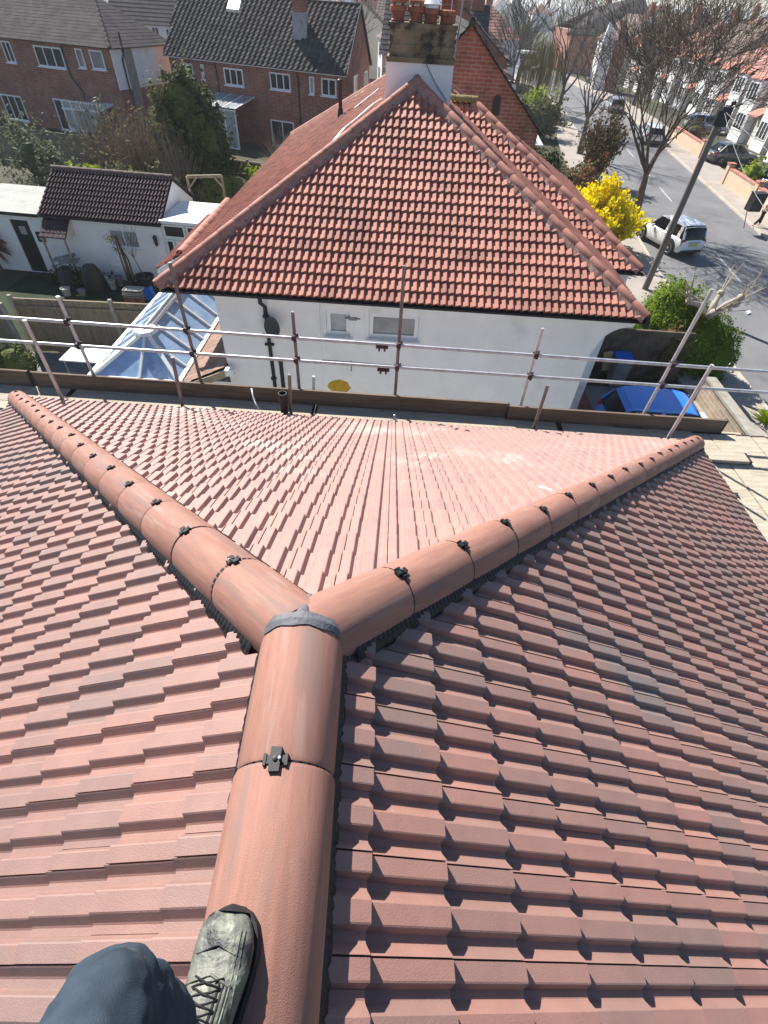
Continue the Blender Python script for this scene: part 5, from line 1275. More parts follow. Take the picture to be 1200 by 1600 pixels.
pxwin(b1, A, U, N, 0, 146, 47, 190, cols=3); pxwin(b1, A, U, N, 82, 153, 124, 208, cols=2, name='patio_door'); pxwin(b1, A, U, N, -70, 60, -30, 95, cols=2)
m = MB(); a = finv(A, N, 98, 72); m.path([a+N*.2, V((a.x, a.y, 3.4))+N*.1, V((a.x, a.y, 2.6))+N*.1+U*.7, V((a.x, a.y, 0))+N*.1+U*.7], .05, 7); m.build('downpipe', X['black'], b1)
E0 = A+U*L
m = MB(); m.obox(E0+U*.035+Bk*(D/2)+Z*(4.1), U*.035, Bk*(D/2+.02), Z*1.12); m.build('white_upper_wall', X['greywhite'], b1)
m = MB(); m.obox(E0+U*.09+Bk*(1.6)+Z*(2.6), U*.05, Bk*.42, Z*2.6); m.build('render_strip', X['fencepost'], b1)
m = MB(); P = E0+U*.16+Bk*1.1; m.path([P+Z*6.1, P+Z*4.9, P+U*.0-Bk*.25+Z*4.6, P-Bk*.25], .06, 8); m.build('soil_pipe', X['black'], b1)
m = MB(); q = finv(A, N, 120, 160); q1 = finv(A, N, 178, 165); m.slab([q+Z*.1, q1+Z*.1, q1+N*1.6-Z*.15, q+N*1.6-Z*.15], .10, Z); m.build('bay_roof', X['upvc'], b1)
window(b1, A+N*1.5, U, N, (q-A).dot(U)+.1, (q1-A).dot(U)-.1, .5, 2.25, cols=4, proud=True, gmat='frost', fw=.09)
# brick house with the dark tiled roof
A, U, N, L = facade_frame((-18.7, 50.4), (-4.47, 44.9)); Bk = V((.115, .993, 0)); D = 8.3; ev = 4.85
b2 = thing('brick_house', 'red brick house with ridged dark tile roof and bare gable end, left of the chimney', 'house', A)
m = MB()
rz2 = at_y(563, 8, 49.2).z
for p, q in ((A, A+U*L), (A+Bk*D, A+U*L+Bk*D)): m.poly([p, q, q+Z*ev, p+Z*ev])
for p in (A, A+U*L): m.poly([p, p+Bk*D, p+Bk*D+Z*ev, p+Bk*(D/2)+Z*(rz2-.05), p+Z*ev])
m.build('wall', X['brick'], b2)
e0, e1 = A-U*.25+N*.3+Z*(ev-.1), A+U*(L+.12)+N*.3+Z*(ev-.1); r0, r1_ = A-U*.25+Bk*(D/2)+Z*rz2, A+U*(L+.12)+Bk*(D/2)+Z*rz2
roofplane(b2, e0, e1, [r1_, r0], 'slate', seed=71, w=.42, g=.36, prof=FARP, thick=.035)
k0, k1 = A-U*.25+Bk*(D+.3)+Z*(ev-.1), A+U*(L+.12)+Bk*(D+.3)+Z*(ev-.1); roofplane(b2, k1, k0, [r0, r1_], 'slate', seed=72, w=.33, g=.62, prof=FARP, thick=.03)
ridge_run(b2, r0, r1_, (0, 0, 1), .5, 'slate', .11, .006, clips=False)
m = MB(); m.beam(e1+Z*.02, r1_+Z*.02, .05, .2); m.beam(k1+Z*.02, r1_+Z*.02, .05, .2); m.build('bargeboard', X['black'], b2)
gutter(b2, e0, e1, N, 'upvc')
for w_ in ((281, 97, 304, 122, 2, 'glass'), (313, 100, 322, 128, 1, 'frost'), (349, 105, 382, 136, 3, 'glass'), (421, 112, 455, 143, 3, 'glass'), (483, 119, 492, 148, 1, 'frost'), (502, 121, 526, 152, 2, 'glass')):
    pxwin(b2, A, U, N, *w_[:4], cols=w_[4], gmat=w_[5])
pxwin(b2, A, U, N, 423, 186, 462, 232, cols=2, name='french_door')
GA, GU, GN = A+U*L, Bk, V((Bk.y, -Bk.x, 0))
pxwin(b2, GA, GU, GN, 552, 119, 558, 147, cols=1, gmat='frost', sill=False); pxwin(b2, GA, GU, GN, 569, 112, 573, 138, cols=1, gmat='frost', sill=False)
for x in (466, 340):
    a = finv(A, N, x, 120); m = MB(); m.path([V((a.x, a.y, ev-.1))+N*.25, V((a.x, a.y, ev-.5))+N*.08, V((a.x, a.y, 0))+N*.08], .055, 7); m.build('downpipe', X['black'], b2)
a = at_y(466, 25, 47.6); m = MB(); cz_ = at_y(466, 19, 48.0).z; m.box(a.x-.42, a.x+.42, 48.0, 48.8, 6.6, 9.6); c_ = m.build('chimney', X['brick'], b2); m = MB(); m.box(a.x-.48, a.x+.48, 47.94, 48.86, 6.2, cz_); m.build('flashing', X['frost'], c_)
for k in range(2): m = MB(); m.lathe([(.14, 0), (.15, .4), (.11, .42), (.001, .3)], (a.x-.2+.4*k, 48.4, 9.6), 12); m.build('chimney_pot', X['pot'], c_)
a = at_y(366, 8, 49.0); m = MB(); m.obox(a, U*.5, (Bk*.8+Z*.6).normalized()*.45, V((0, -.5, .8))*.1); rw = m.build('roof_window', X['upvc'], b2)
# lean-to conservatory on its back wall
P = finv(A, N, 330, 168); Q = finv(A, N, 400, 172); m = MB(); lz = 2.45; pu, qu = (P-A).dot(U), (Q-A).dot(U)
cl = thing('conservatory', 'small lean-to conservatory with grey glazed roof against the brick house', 'conservatory', A+U*pu)
m.slab([A+U*pu+Z*(lz+.45), A+U*qu+Z*(lz+.45), A+U*qu+N*2.6+Z*lz, A+U*pu+N*2.6+Z*lz], .05); m.build('roof_glass', X['frost'], cl)
for k in range(5): m = MB(); u_ = pu+(qu-pu)*k/4; m.beam(A+U*u_+Z*(lz+.49), A+U*u_+N*2.62+Z*(lz+.04), .09, .06); m.build('glazing_bar', X['upvc'], cl)
window(cl, A+N*2.5, U, N, pu+.05, qu-.05, .05, lz-.05, cols=4, proud=True, fw=.09, sill=False, gmat='frost')
# pale house between the two brick ones
t = thing('white_house', 'pale house with grey roof seen between the two brick houses', 'house', (-28, 80, 0)); y = 78
x0, x1 = at_y(178, 60, y).x, at_y(300, 60, y).x; ez = at_y(230, 38, y).z
m = MB(); m.box(x0, x1+6, y, y+8, 0, ez); m.build('wall', X['greywhite'], t)
roofplane(t, (x0-.3, y-.3, ez), (x1+6.3, y-.3, ez), [V((x1+3, y+4, ez+3.6)), V((x0-.3, y+4, ez+3.6))], 'greytile', seed=80, w=.5, g=.5, prof=[(0, 0), (1, 0)], thick=.03)
for w_ in ((236, 41, 251, 60, 2), (258, 44, 272, 62, 2), (240, 84, 258, 108, 2), (205, 38, 222, 56, 2)): pxwin(t, V((x0, y, 0)), V((1, 0, 0)), V((0, -1, 0)), *w_[:4], cols=w_[4])
m = MB(); m.box(x0, x1+6, y-.05, y, ez-3.4, ez-2.6); m.build('band', X['fencepost'], t)

# brick gable house right of the chimney
y = 28; ap = at_y(737, 40, y); er = at_y(841, 206, y); t = thing('brick_house', 'orange red brick gable house directly right of the tall chimney', 'house', (ap.x, y, 0)); hwid = er.x-ap.x
m = MB(); m.poly([(ap.x-hwid, y, 0), (er.x, y, 0), (er.x, y, er.z), (ap.x, y, ap.z), (ap.x-hwid, y, er.z)]); m.poly([(er.x-.05, y, 0), (er.x-.05, y+12, 0), (er.x-.05, y+12, er.z), (er.x-.05, y, er.z)]); m.poly([(ap.x-hwid, y, 0), (ap.x-hwid, y, er.z), (ap.x-hwid, y+12, er.z), (ap.x-hwid, y+12, 0)]); m.poly([(ap.x-hwid, y+12, 0), (ap.x-hwid, y+12, er.z), (ap.x, y+12, ap.z), (er.x, y+12, er.z), (er.x, y+12, 0)])
m.build('wall', X['brick2'], t)
s_ = (er-ap).normalized()
roofplane(t, er+s_*.25+V((0, -.15, .06)), V((er.x, y+12, er.z))+s_*.25+V((0, 0, .06)), [V((ap.x, y+12, ap.z+.06)), V((ap.x, y-.15, ap.z+.06))], 'slate', seed=81, w=.3, g=.3, prof=[(0, 0), (.5, .012), (1, 0)])
el_ = V((ap.x-hwid, y, er.z)); sl_ = V((-s_.x, 0, s_.z)); roofplane(t, V((el_.x, y+12, el_.z))+sl_*.25+V((0, 0, .06)), el_+sl_*.25+V((0, -.15, .06)), [V((ap.x, y-.15, ap.z+.06)), V((ap.x, y+12, ap.z+.06))], 'slate', seed=82, w=.3, g=.3, prof=[(0, 0), (.5, .012), (1, 0)])
m = MB(); m.lathe([(.14, 0), (.14, .14), (.09, .28), (.0001, .30)], ap+V((0, -.02, -.02)), 10); m.build('finial_tile', X['slate'], t)
q = at_y(775, 168, y); m = MB(); m.slab([(q.x+.17*cos(a), y-.006, q.z+(.24+.20*sin(a) if a <= pi else -.28)) for a in [pi*k/10 for k in range(11)]+[pi+.01, 2*pi-.01]], .02, V((0, -1, 0))); m.build('arched_vent', X['black'], t)
gp2 = thing('glass_porch', 'small white framed glass porch at the foot of the brick gable', 'porch', (er.x+.6, y-1.5, 0))
P0 = at_z(792, 200, 2.6); m = MB(); m.slab([P0, P0+V((1.9, -.1, -.05)), P0+V((2.3, -2.0, -.6)), P0+V((.4, -2.1, -.55))], .04, V((0, 0, 1))); m.build('roof_glass', X['frost'], gp2)
for a_, b_ in ((P0, P0+V((1.9, -.1, -.05))), (P0+V((1.9, -.1, -.05)), P0+V((2.3, -2.0, -.6))), (P0+V((2.3, -2.0, -.6)), P0+V((.4, -2.1, -.55))), (P0+V((.4, -2.1, -.55)), P0)):
    m = MB(); m.beam(a_+Z*.03, b_+Z*.03, .14, .10); m.build('frame_bar', X['upvc'], gp2)
for q in (V((1.9, -.1, -.1)), V((2.3, -2.0, -.65)), V((.4, -2.1, -.6))): m = MB(); m.beam((P0+q).xyz, V(((P0+q).x, (P0+q).y, 0)), .1, .1, (1, 0, 0)); m.build('post', X['upvc'], gp2)
# second brick stack on the ridge next door
y = 20.1; xa, xb = at_y(689, 20, y).x, at_y(713, 20, y).x; m = MB(); m.box(xa, xb, y, y+.85, 6.7, 9.9); s2 = m.build('chimney', X['brick2'], nh); m = MB(); m.box(xa-.06, xb+.06, y-.06, y+.91, 9.9, 10.05); m.build('stack_cap', X['brick2'], s2)
m = MB(); m.beam(((xa+xb)/2+.05, y-.01, 7.5), ((xa+xb)/2+.08, y-.01, 9.5), .06, .02, (1, 0, 0)); m.build('mortar_streak', X['whitepaint'], s2)

# ================================================================ the houses along the street and beyond
def street_house(label, x, y, face, wid=8.6, dep=8.5, ev=5.1, ri=3.1, wallm='greywhite', roofm='pinkroof', gable=False, ch=True, group=None, porch='pinkroof', rot=0.0, detail=True, endm=None):
    """front wall faces -X (face=-1) or +X; ridge along Y"""
    t = thing('semi_house', label, 'house', (x, y, 0), group); f = face; xb = x-f*dep; xm = x-f*dep/2; y0, y1 = y-wid/2, y+wid/2
    for x_ in (x, xb): m = MB(); m.poly([(x_, y0, 0), (x_, y1, 0), (x_, y1, ev), (x_, y0, ev)]); m.build('wall', X[wallm], t)
    for yy in (y0, y1): m = MB(); m.poly([(x, yy, 0), (xb, yy, 0), (xb, yy, ev)]+([(xm, yy, ev+ri-.05)] if gable else [])+[(x, yy, ev)]); m.build('end_wall', X[endm or wallm], t)
    k = 0 if gable else dep/2*.95; o = .25
    ra, rb = V((xm, y0-(o if gable else 0)+k, ev+ri)), V((xm, y1+(o if gable else 0)-k, ev+ri)); F = [V((x+f*o, y0-o, ev-.1)), V((x+f*o, y1+o, ev-.1)), V((xb-f*o, y1+o, ev-.1)), V((xb-f*o, y0-o, ev-.1))]
    pr = dict(w=.6, g=.5, prof=[(0, 0), (.5, .02), (1, 0)], thick=.03, under=False)
    roofplane(t, F[0], F[1], [rb, ra], roofm, seed=int(y), **pr); roofplane(t, F[2], F[3], [ra, rb], roofm, seed=int(y)+1, **pr)
    if not gable: roofplane(t, F[1], F[2], [rb], roofm, seed=int(y)+2, **pr); roofplane(t, F[3], F[0], [ra], roofm, seed=int(y)+3, **pr)
    if ch:
        m = MB(); m.box(xm-.45, xm+.45, y0+.3, y0+1.4, ev+ri-1.2, ev+ri+1.1); c = m.build('chimney', X['brick2'], t)
        for q in range(3): m = MB(); m.lathe([(.13, 0), (.15, .35), (.001, .3)], (xm, y0+.5+.35*q, ev+ri+1.1), 8); m.build('chimney_pot', X['pot'], c)
    U_, N_ = V((0, 1, 0)), V((f, 0, 0))
    for u in (1.0, wid-2.9):
        if detail:
            m = MB(); m.box(min(x, x+f*.7), max(x, x+f*.7), y0+u-.2, y0+u+2.1, 0, ev-.35); bay = m.build('bay', X['whitepaint'], t)
            m = MB(); m.slab([(x+f*.85, y0+u-.35, ev-.30), (x+f*.85, y0+u+2.25, ev-.30), (x, y0+u+2.25, ev+.25), (x, y0+u-.35, ev+.25)], .06, V((0, 0, 1))); m.build('bay_roof', X[porch], t)
        xo = x+f*(.7 if detail else 0)
        for z in (.9, 3.2): window(t, (xo, y0, 0), U_, N_, u, u+1.9, z, z+1.35, cols=3, proud=True, fw=.10, sill=False)
    if detail:
        m = MB(); m.slab([(x+f*1.1, y-.95, 2.35), (x+f*1.1, y+.95, 2.35), (x, y+.95, 2.95), (x, y-.95, 2.95)], .07, V((0, 0, 1))); m.build('porch_roof', X[porch], t)
        m = MB(); m.box(min(x, x+f*.05), max(x, x+f*.05), y-.5, y+.5, .05, 2.1); m.build('door', X['creamwall'], t)
    return t
def rx_(y):
    for p, q in zip(ROADC, ROADC[1:]):
        if p[1] <= y <= q[1]: return p[0]+(q[0]-p[0])*(y-p[1])/(q[1]-p[1])
    return ROADC[-1][0]
names = ['nearest house across the street with pink tiled roof at the right edge', 'second house across the street, pink roof and end wall painted brown for its shade', 'third house across the street with white bays and pink roof', 'fourth house across the street, behind the big bare tree', 'fifth house across the street, behind the top of the bare tree', 'sixth house across the street, far up the pavement', 'seventh house across the street near the dark church', 'eighth house across the street, farthest before the bend']
for k, y in enumerate((40.5, 51, 61.5, 72, 82.5, 93, 104, 115)):
    street_house(names[k], rx_(y)+13.0, y, -1, wid=8.8, roofm='pinkroof' if k not in (4, 6) else 'brownstone', gable=k % 2 == 0, wallm='street' if k % 3 else 'creamwall', endm='brownstone' if k in (1, 2) else 'fencepost', porch='pinkcap')  # brown and grey end wall colours stand in for shade on that side
for k, (y, rm, lab) in enumerate(((50, 'slate', 'dark roofed house behind the brick gable'), (63, 'brownstone', 'brown roofed house beyond the dark roofed one'), (77, 'slate', 'grey roofed house behind the willow'), (92, 'brownstone', 'house with brown roof at the far end of the left kerb'))):
    street_house(lab, rx_(y)-12.5, y, 1, roofm=rm, wallm='creamwall' if k % 2 else 'greywhite', gable=k == 1, endm='brick')
# dark church-like building on the skyline
y = 125; cxn = at_y(985, 10, y).x; ct = thing('church', 'dark steep roofed church on the skyline above the street', 'church', (cxn, y, 0))
tz_ = at_y(992, -6, y).z; ez_ = at_y(965, 52, y).z
m = MB(); m.box(cxn-9, cxn+5, y, y+16, 0, ez_); m.build('wall', X['brick'], ct)
m = MB()
m.slab([(cxn-10, y-.5, ez_-.4), (cxn+6, y-.5, ez_-.4), (cxn+4.0, y+7, tz_+.3), (cxn-4, y+7, tz_-1.6)], .3); m.slab([(cxn+6, y+17, ez_-.4), (cxn-10, y+17, ez_-.4), (cxn-4, y+7, tz_-1.6), (cxn+4, y+7, tz_+.3)], .3); m.build('roof', X['steelroof'], ct)
m = MB(); m.slab([(cxn+6, y-.5, ez_-.4), (cxn+6, y+17, ez_-.4), (cxn+4, y+7, tz_+.3)], .2, V((1, 0, 0))); m.build('gable', X['steelroof'], ct)
for px, lab, mt in ((952, 'white pointed gable left of the church roof', 'whitepaint'), (973, 'pinkish pointed gable below the church roof', 'pinkroof')):
    yy = 100; a = at_y(px+4, 30, yy); b_ = at_y(px, 66, yy); m = MB(); m.slab([(b_.x-.9, yy, b_.z), (b_.x+.9, yy, b_.z), (a.x, yy+.2, a.z)], .5, V((0, -1, 0))); m.slab([(b_.x-.9, yy-.02, b_.z), (b_.x+.9, yy-.02, b_.z), (b_.x+.9, yy-.02, 0), (b_.x-.9, yy-.02, 0)], .4, V((0, -1, 0)))
    tag(m.build('pointed_gable', X[mt]), lab, 'gable')
# far roofs and trees
rnd = random.Random(77)
protos = []
far = 'distant house among trees near the horizon'
def far_house(roofm, wallm, gable):
    return street_house(far, 0, 0, 1, roofm=roofm, wallm=wallm, gable=gable, detail=False, group='distant houses')
P_ = [far_house('pinkroof', 'greywhite', False), far_house('slate', 'creamwall', True), far_house('brownstone', 'greywhite', True)]
spots = []
for k in range(64):
    y = 120+260*(k/64.0)**1.3+rnd.uniform(-6, 6); r = rnd.uniform(-.12, .86); x = y*r
    if abs(x-rx_(min(y, 199))) < 14 and y < 200: x += 30
    spots.append((x, y))
spots += [(2, 66), (-4, 84), (6, 100), (-12, 100), (-1, 116)]
for k, (x, y) in enumerate(spots):
    o = P_[k] if k < 3 else dup(P_[k % 3]); o.location = (x, y, 0); o.rotation_euler = (0, 0, rnd.choice((0, pi/2, .3, pi))+rnd.uniform(-.2, .2)); o.scale = (1, 1, rnd.uniform(.95, 1.12))
ft = bare_tree('street_tree', 'bare tree among the distant houses', (0, 0, 0), 2.6, .26, 91, mx=3, minr=.035, up=.09, spread=(.35, .75), kids=(3, 5), shrink=(.68, .9), group='distant bare trees', mat='greybark', base_lvl=2)
fl = shrub('leafy_tree', 'green tree among the distant houses', [((0, 0, 3.4), (2.3, 2.3, 3.0)), ((1.2, .5, 2.4), (1.7, 1.6, 1.9))], 1300, .24, 'leaf_olive', 92, inner=.6, group='distant green trees', cat='tree')
fd = shrub('evergreen_tree', 'dark evergreen among the distant houses', [((0, 0, 3.2), (2.0, 2.0, 3.2)), ((-.8, .5, 2.2), (1.6, 1.6, 2.1))], 1300, .24, 'leaf_dark', 93, inner=.6, group='distant evergreens', cat='tree')
first = {0: True, 1: True, 2: True}
for k in range(150):
    y = 84+330*(k/150.0)**1.4; r = rnd.uniform(-.13, .86); x = y*r
    if abs(x-rx_(min(y, 199))) < 6 and y < 200: continue
    j = (0, 0, 1, 0, 2, 0, 1)[k % 7] if y > 135 else 0; src = (ft, fl, fd)[j]
    o = src if first[j] else dup(src); first[j] = False
    o.location = (x, y, 0); o.rotation_euler = (0, 0, rnd.uniform(0, 6.28)); s = rnd.uniform(.75, 1.25); o.scale = (s, s, s*rnd.uniform(.9, 1.15))

# ================================================================ street things
# telegraph pole and wires
b = at_z(1006, 455, 0); tp = at_y(1131, 172, b.y)
po = thing('telegraph_pole', 'tall timber telegraph pole between the red roof corner and the white car', 'pole', b)
m = MB(); m.path([b, (b+tp)/2, tp], [.14, .125, .11], 12); m.build('shaft', X['pole'], po, smooth=True, edge=50)
m = MB(); m.obox(tp+V((.06, -.05, -.18)), (.17, 0, 0), (0, .14, 0), (0, 0, .28)); m.obox(tp+V((-.17, -.10, -.22)), (.06, 0, 0), (0, .07, 0), (0, 0, .22)); m.build('junction_box', X['lantern'], po)
m = MB(); m.tube(tp, tp+V((.25, 0, .16)), .03, n=6); m.lathe([(.02, 0), (.09, .02), (.09, .1), (.03, .14)], tp+V((.25, 0, .14)), 8); m.build('bracket', X['lantern'], po)
for k, (ex, lab) in enumerate((((8.6, 10.0, 5.2), 'thin cable from the pole dropping to the pollarded tree'), ((22.5, 25, 5.2), 'thin cable from the pole towards the right edge'), ((34, 30, 6), 'thin cable from the pole crossing the street'), ((9.9, 3, 6.0), 'thin cable from the pole passing the scaffold'))):
    e = V(ex); pts = [tp+(e-tp)*(j/12)+V((0, 0, -.5*4*(j/12)*(1-j/12))) for j in range(13)]; m = MB(); m.path(pts, .008, 4, False); tag(m.build('overhead_wire', X['wire']), lab, 'wire')
# low brick front wall, pale slabs
m = MB(); m.box(9.86, 10.1, 11.2, 14.3, 0, .85); w1 = thing('garden_wall', 'low brown brick garden wall beside the blue car', 'wall', (9.98, 12.7, 0)); m.build('brickwork', X['tanbrick'], w1); m = MB(); m.box(9.82, 10.14, 11.16, 14.34, .85, .93); m.build('coping', X['fencepost'], w1)
m = MB(); m.poly([(9.0, 11.0, .05), (9.82, 11.0, .05), (9.82, 12.9, .05), (9.0, 12.6, .05)]); structure(m, 'slab', X['kerb'])
# garden walls over the road
def gwall(label, pts, h=1.05):
    t = thing('garden_wall', label, 'wall', (*pts[0], 0)); m, c = MB(), MB()
    for a, b in zip(pts, pts[1:]):
        a, b = V((*a, 0)), V((*b, 0)); m.beam(a+Z*(h/2), b+Z*(h/2), .22, h); c.beam(a+Z*(h+.04), b+Z*(h+.04), .30, .08)
    for a in pts: m.box(a[0]-.2, a[0]+.2, a[1]-.2, a[1]+.2, 0, h+.25); c.box(a[0]-.25, a[0]+.25, a[1]-.25, a[1]+.25, h+.25, h+.34)
    m.build('wall', X['pinkwall'], t); c.build('coping', X['pinkcap'], t); return t
gwall('cream garden wall with pink coping beside the litter bin', [(23.0, 34.2), (23.35, 39.4), (23.7, 44.6)])
gwall('cream and pink garden wall farther up across the street', [(25.4, 53.5), (26.1, 62.5)])
shrub('hedge', 'small yellow green bush behind the pink coped wall', [((25.2, 44.0, .9), (.9, .9, 1.0))], 500, .12, 'leaf_lime', 71, inner=.6, cat='shrub')
shrub('hedge', 'brownish low hedge below the pink roofed porch', [((27.2, 60.5, .9), (1.4, 1.5, 1.0))], 500, .14, 'leaf_brown', 72, inner=.6, cat='hedge')
# wheelie bin and boxes in the side passage
rb_ = thing('recycling_bin', 'bin with bright blue lid in the dark side passage', 'bin', (7.45, 15.1, 0))
m = MB(); m.loft([[(7.45+sx*w, 15.1+sy*d, z) for sx, sy in ((-1, -1), (1, -1), (1, 1), (-1, 1))] for z, w, d in ((.05, .20, .22), (.95, .24, .27))]); m.build('body', X['lead'], rb_)
m = MB(); m.slab([(7.18, 14.82, 1.0), (7.72, 14.82, 1.0), (7.72, 15.38, 1.06), (7.18, 15.38, 1.06)], .06, Z); m.build('lid', X['binblue'], rb_)
for s_ in (-1, 1): m = MB(); m.lathe([(.1, -.03), (.1, .03)], (7.45+s_*.25, 15.42, .1), 12, axis=(1, 0, 0)); m.build('wheel', X['tyre'], rb_)
m = MB(); m.obox((7.0, 15.2, .78), V((.15, .06, 0)), V((-.02, .02, 0)), V((-.08, 0, .32))); tag(m.build('cardboard_sheet', X['cardboard']), 'brown cardboard sheet leaning by the blue lidded bin', 'cardboard')
m = MB(); m.box(6.45, 9.7, 15.6, 15.68, 0, 1.7); tag(m.build('passage_fence', X['bark']), 'close boarded fence at the end of the side passage, coloured dark for its shade', 'fence')  # bark-dark fence colour paints in the shadow of the passage
# litter bin on a post and the walker
p = at_z(1162, 357, .1); bn = thing('litter_bin', 'black litter bin on a thin post by the cream garden wall', 'bin', p)
c = at_y(1181, 316, p.y-.2); m = MB(); m.tube(p, (c.x-.2, p.y, c.z-.3), .025, n=6); m.build('post', X['wood'], bn)
m = MB(); m.obox(c, (.34, .05, 0), (-.03, .26, 0), (0, 0, .42)); m.obox(c+V((0, 0, .45)), (.37, .05, 0), (-.03, .29, 0), (0, 0, .03)); m.build('bin_body', X['lantern'], bn)
pw = at_z(1174, 353, .105); wk = thing('person', 'person walking past the litter bin in dark trousers and pale top', 'person', pw)
bx, by, bz = pw.x+.05, pw.y, pw.z
hips = V((bx+.30, by+.06, bz+.90)); ch_ = hips+V((.10, 0, .42)); nk = hips+V((.15, 0, .56)); hd = hips+V((.19, 0, .72))
body = [(hips, .13), (ch_, .15), (nk, .055), (hd-V((0, 0, .02)), .10), (hd+V((.01, 0, .08)), .085),
        (hips+V((-.02, -.09, -.42)), .075), (V((bx, by-.1, bz+.08)), .045), (V((bx-.12, by-.1, bz+.04)), .035), (hips+V((.10, .09, -.42)), .075), (V((bx+.42, by+.1, bz+.10)), .045), (V((bx+.32, by+.1, bz+.04)), .035),
        (ch_+V((0, -.2, .04)), .055), (ch_+V((-.06, -.25, -.24)), .042), (ch_+V((-.22, -.2, -.42)), .033), (ch_+V((0, .2, .04)), .055), (ch_+V((.1, .24, -.24)), .042), (ch_+V((.02, .22, -.46)), .033)]
skinned('body', body, [(0, 1), (1, 2), (2, 3), (3, 4), (0, 5), (5, 6), (6, 7), (0, 8), (8, 9), (9, 10), (1, 11), (11, 12), (12, 13), (1, 14), (14, 15), (15, 16)], 'skin', wk)
skinned('trousers', [(hips+V((0, 0, .05)), .15), (hips+V((-.02, -.09, -.42)), .09), (V((bx, by-.1, bz+.1)), .065), (hips+V((.10, .09, -.42)), .09), (V((bx+.42, by+.1, bz+.12)), .065)], [(0, 1), (1, 2), (0, 3), (3, 4)], 'cloth_dark', wk)
skinned('top', [(hips+V((0, 0, .08)), .16), (ch_, .175), (nk-V((0, 0, .03)), .08), (ch_+V((0, -.2, .04)), .07), (ch_+V((-.06, -.25, -.24)), .055), (ch_+V((0, .2, .04)), .07), (ch_+V((.1, .24, -.24)), .055)], [(0, 1), (1, 2), (1, 3), (3, 4), (1, 5), (5, 6)], 'cloth_pale', wk)
skinned('hair', [(hd+V((.04, 0, .10)), .10), (hd+V((.07, 0, -.02)), .09), (hd+V((.09, 0, -.16)), .06)], [(0, 1), (1, 2)], 'hair', wk)
m = MB(); p = at_z(1168, 490, .02); m.obox(p+Z*.05, V((.10, .06, .02)), V((-.03, .06, .03)), V((0, 0, .03))); tag(m.build('paper_scrap', X['whitepaint']), 'white scrap of plastic lying on the road near the pollarded tree', 'litter')
# white caravan far off
p = at_z(822, 108, 0); m = MB(); m.box(p.x-2.1, p.x+2.1, p.y, p.y+2.1, .5, 2.5); cvn = thing('caravan', 'small white caravan among the hedges beyond the brick gable', 'caravan', p); m.build('body', X['whitepaint'], cvn); m = MB(); m.box(p.x-1.6, p.x+1.5, p.y-.03, p.y, 1.4, 2.1); m.build('window', X['glass'], cvn)
for s_ in (-1, 1): m = MB(); m.lathe([(.3, -.08), (.3, .08)], (p.x+s_*.5, p.y+.1, .3), 12, axis=(0, 1, 0)); m.build('wheel', X['tyre'], cvn)

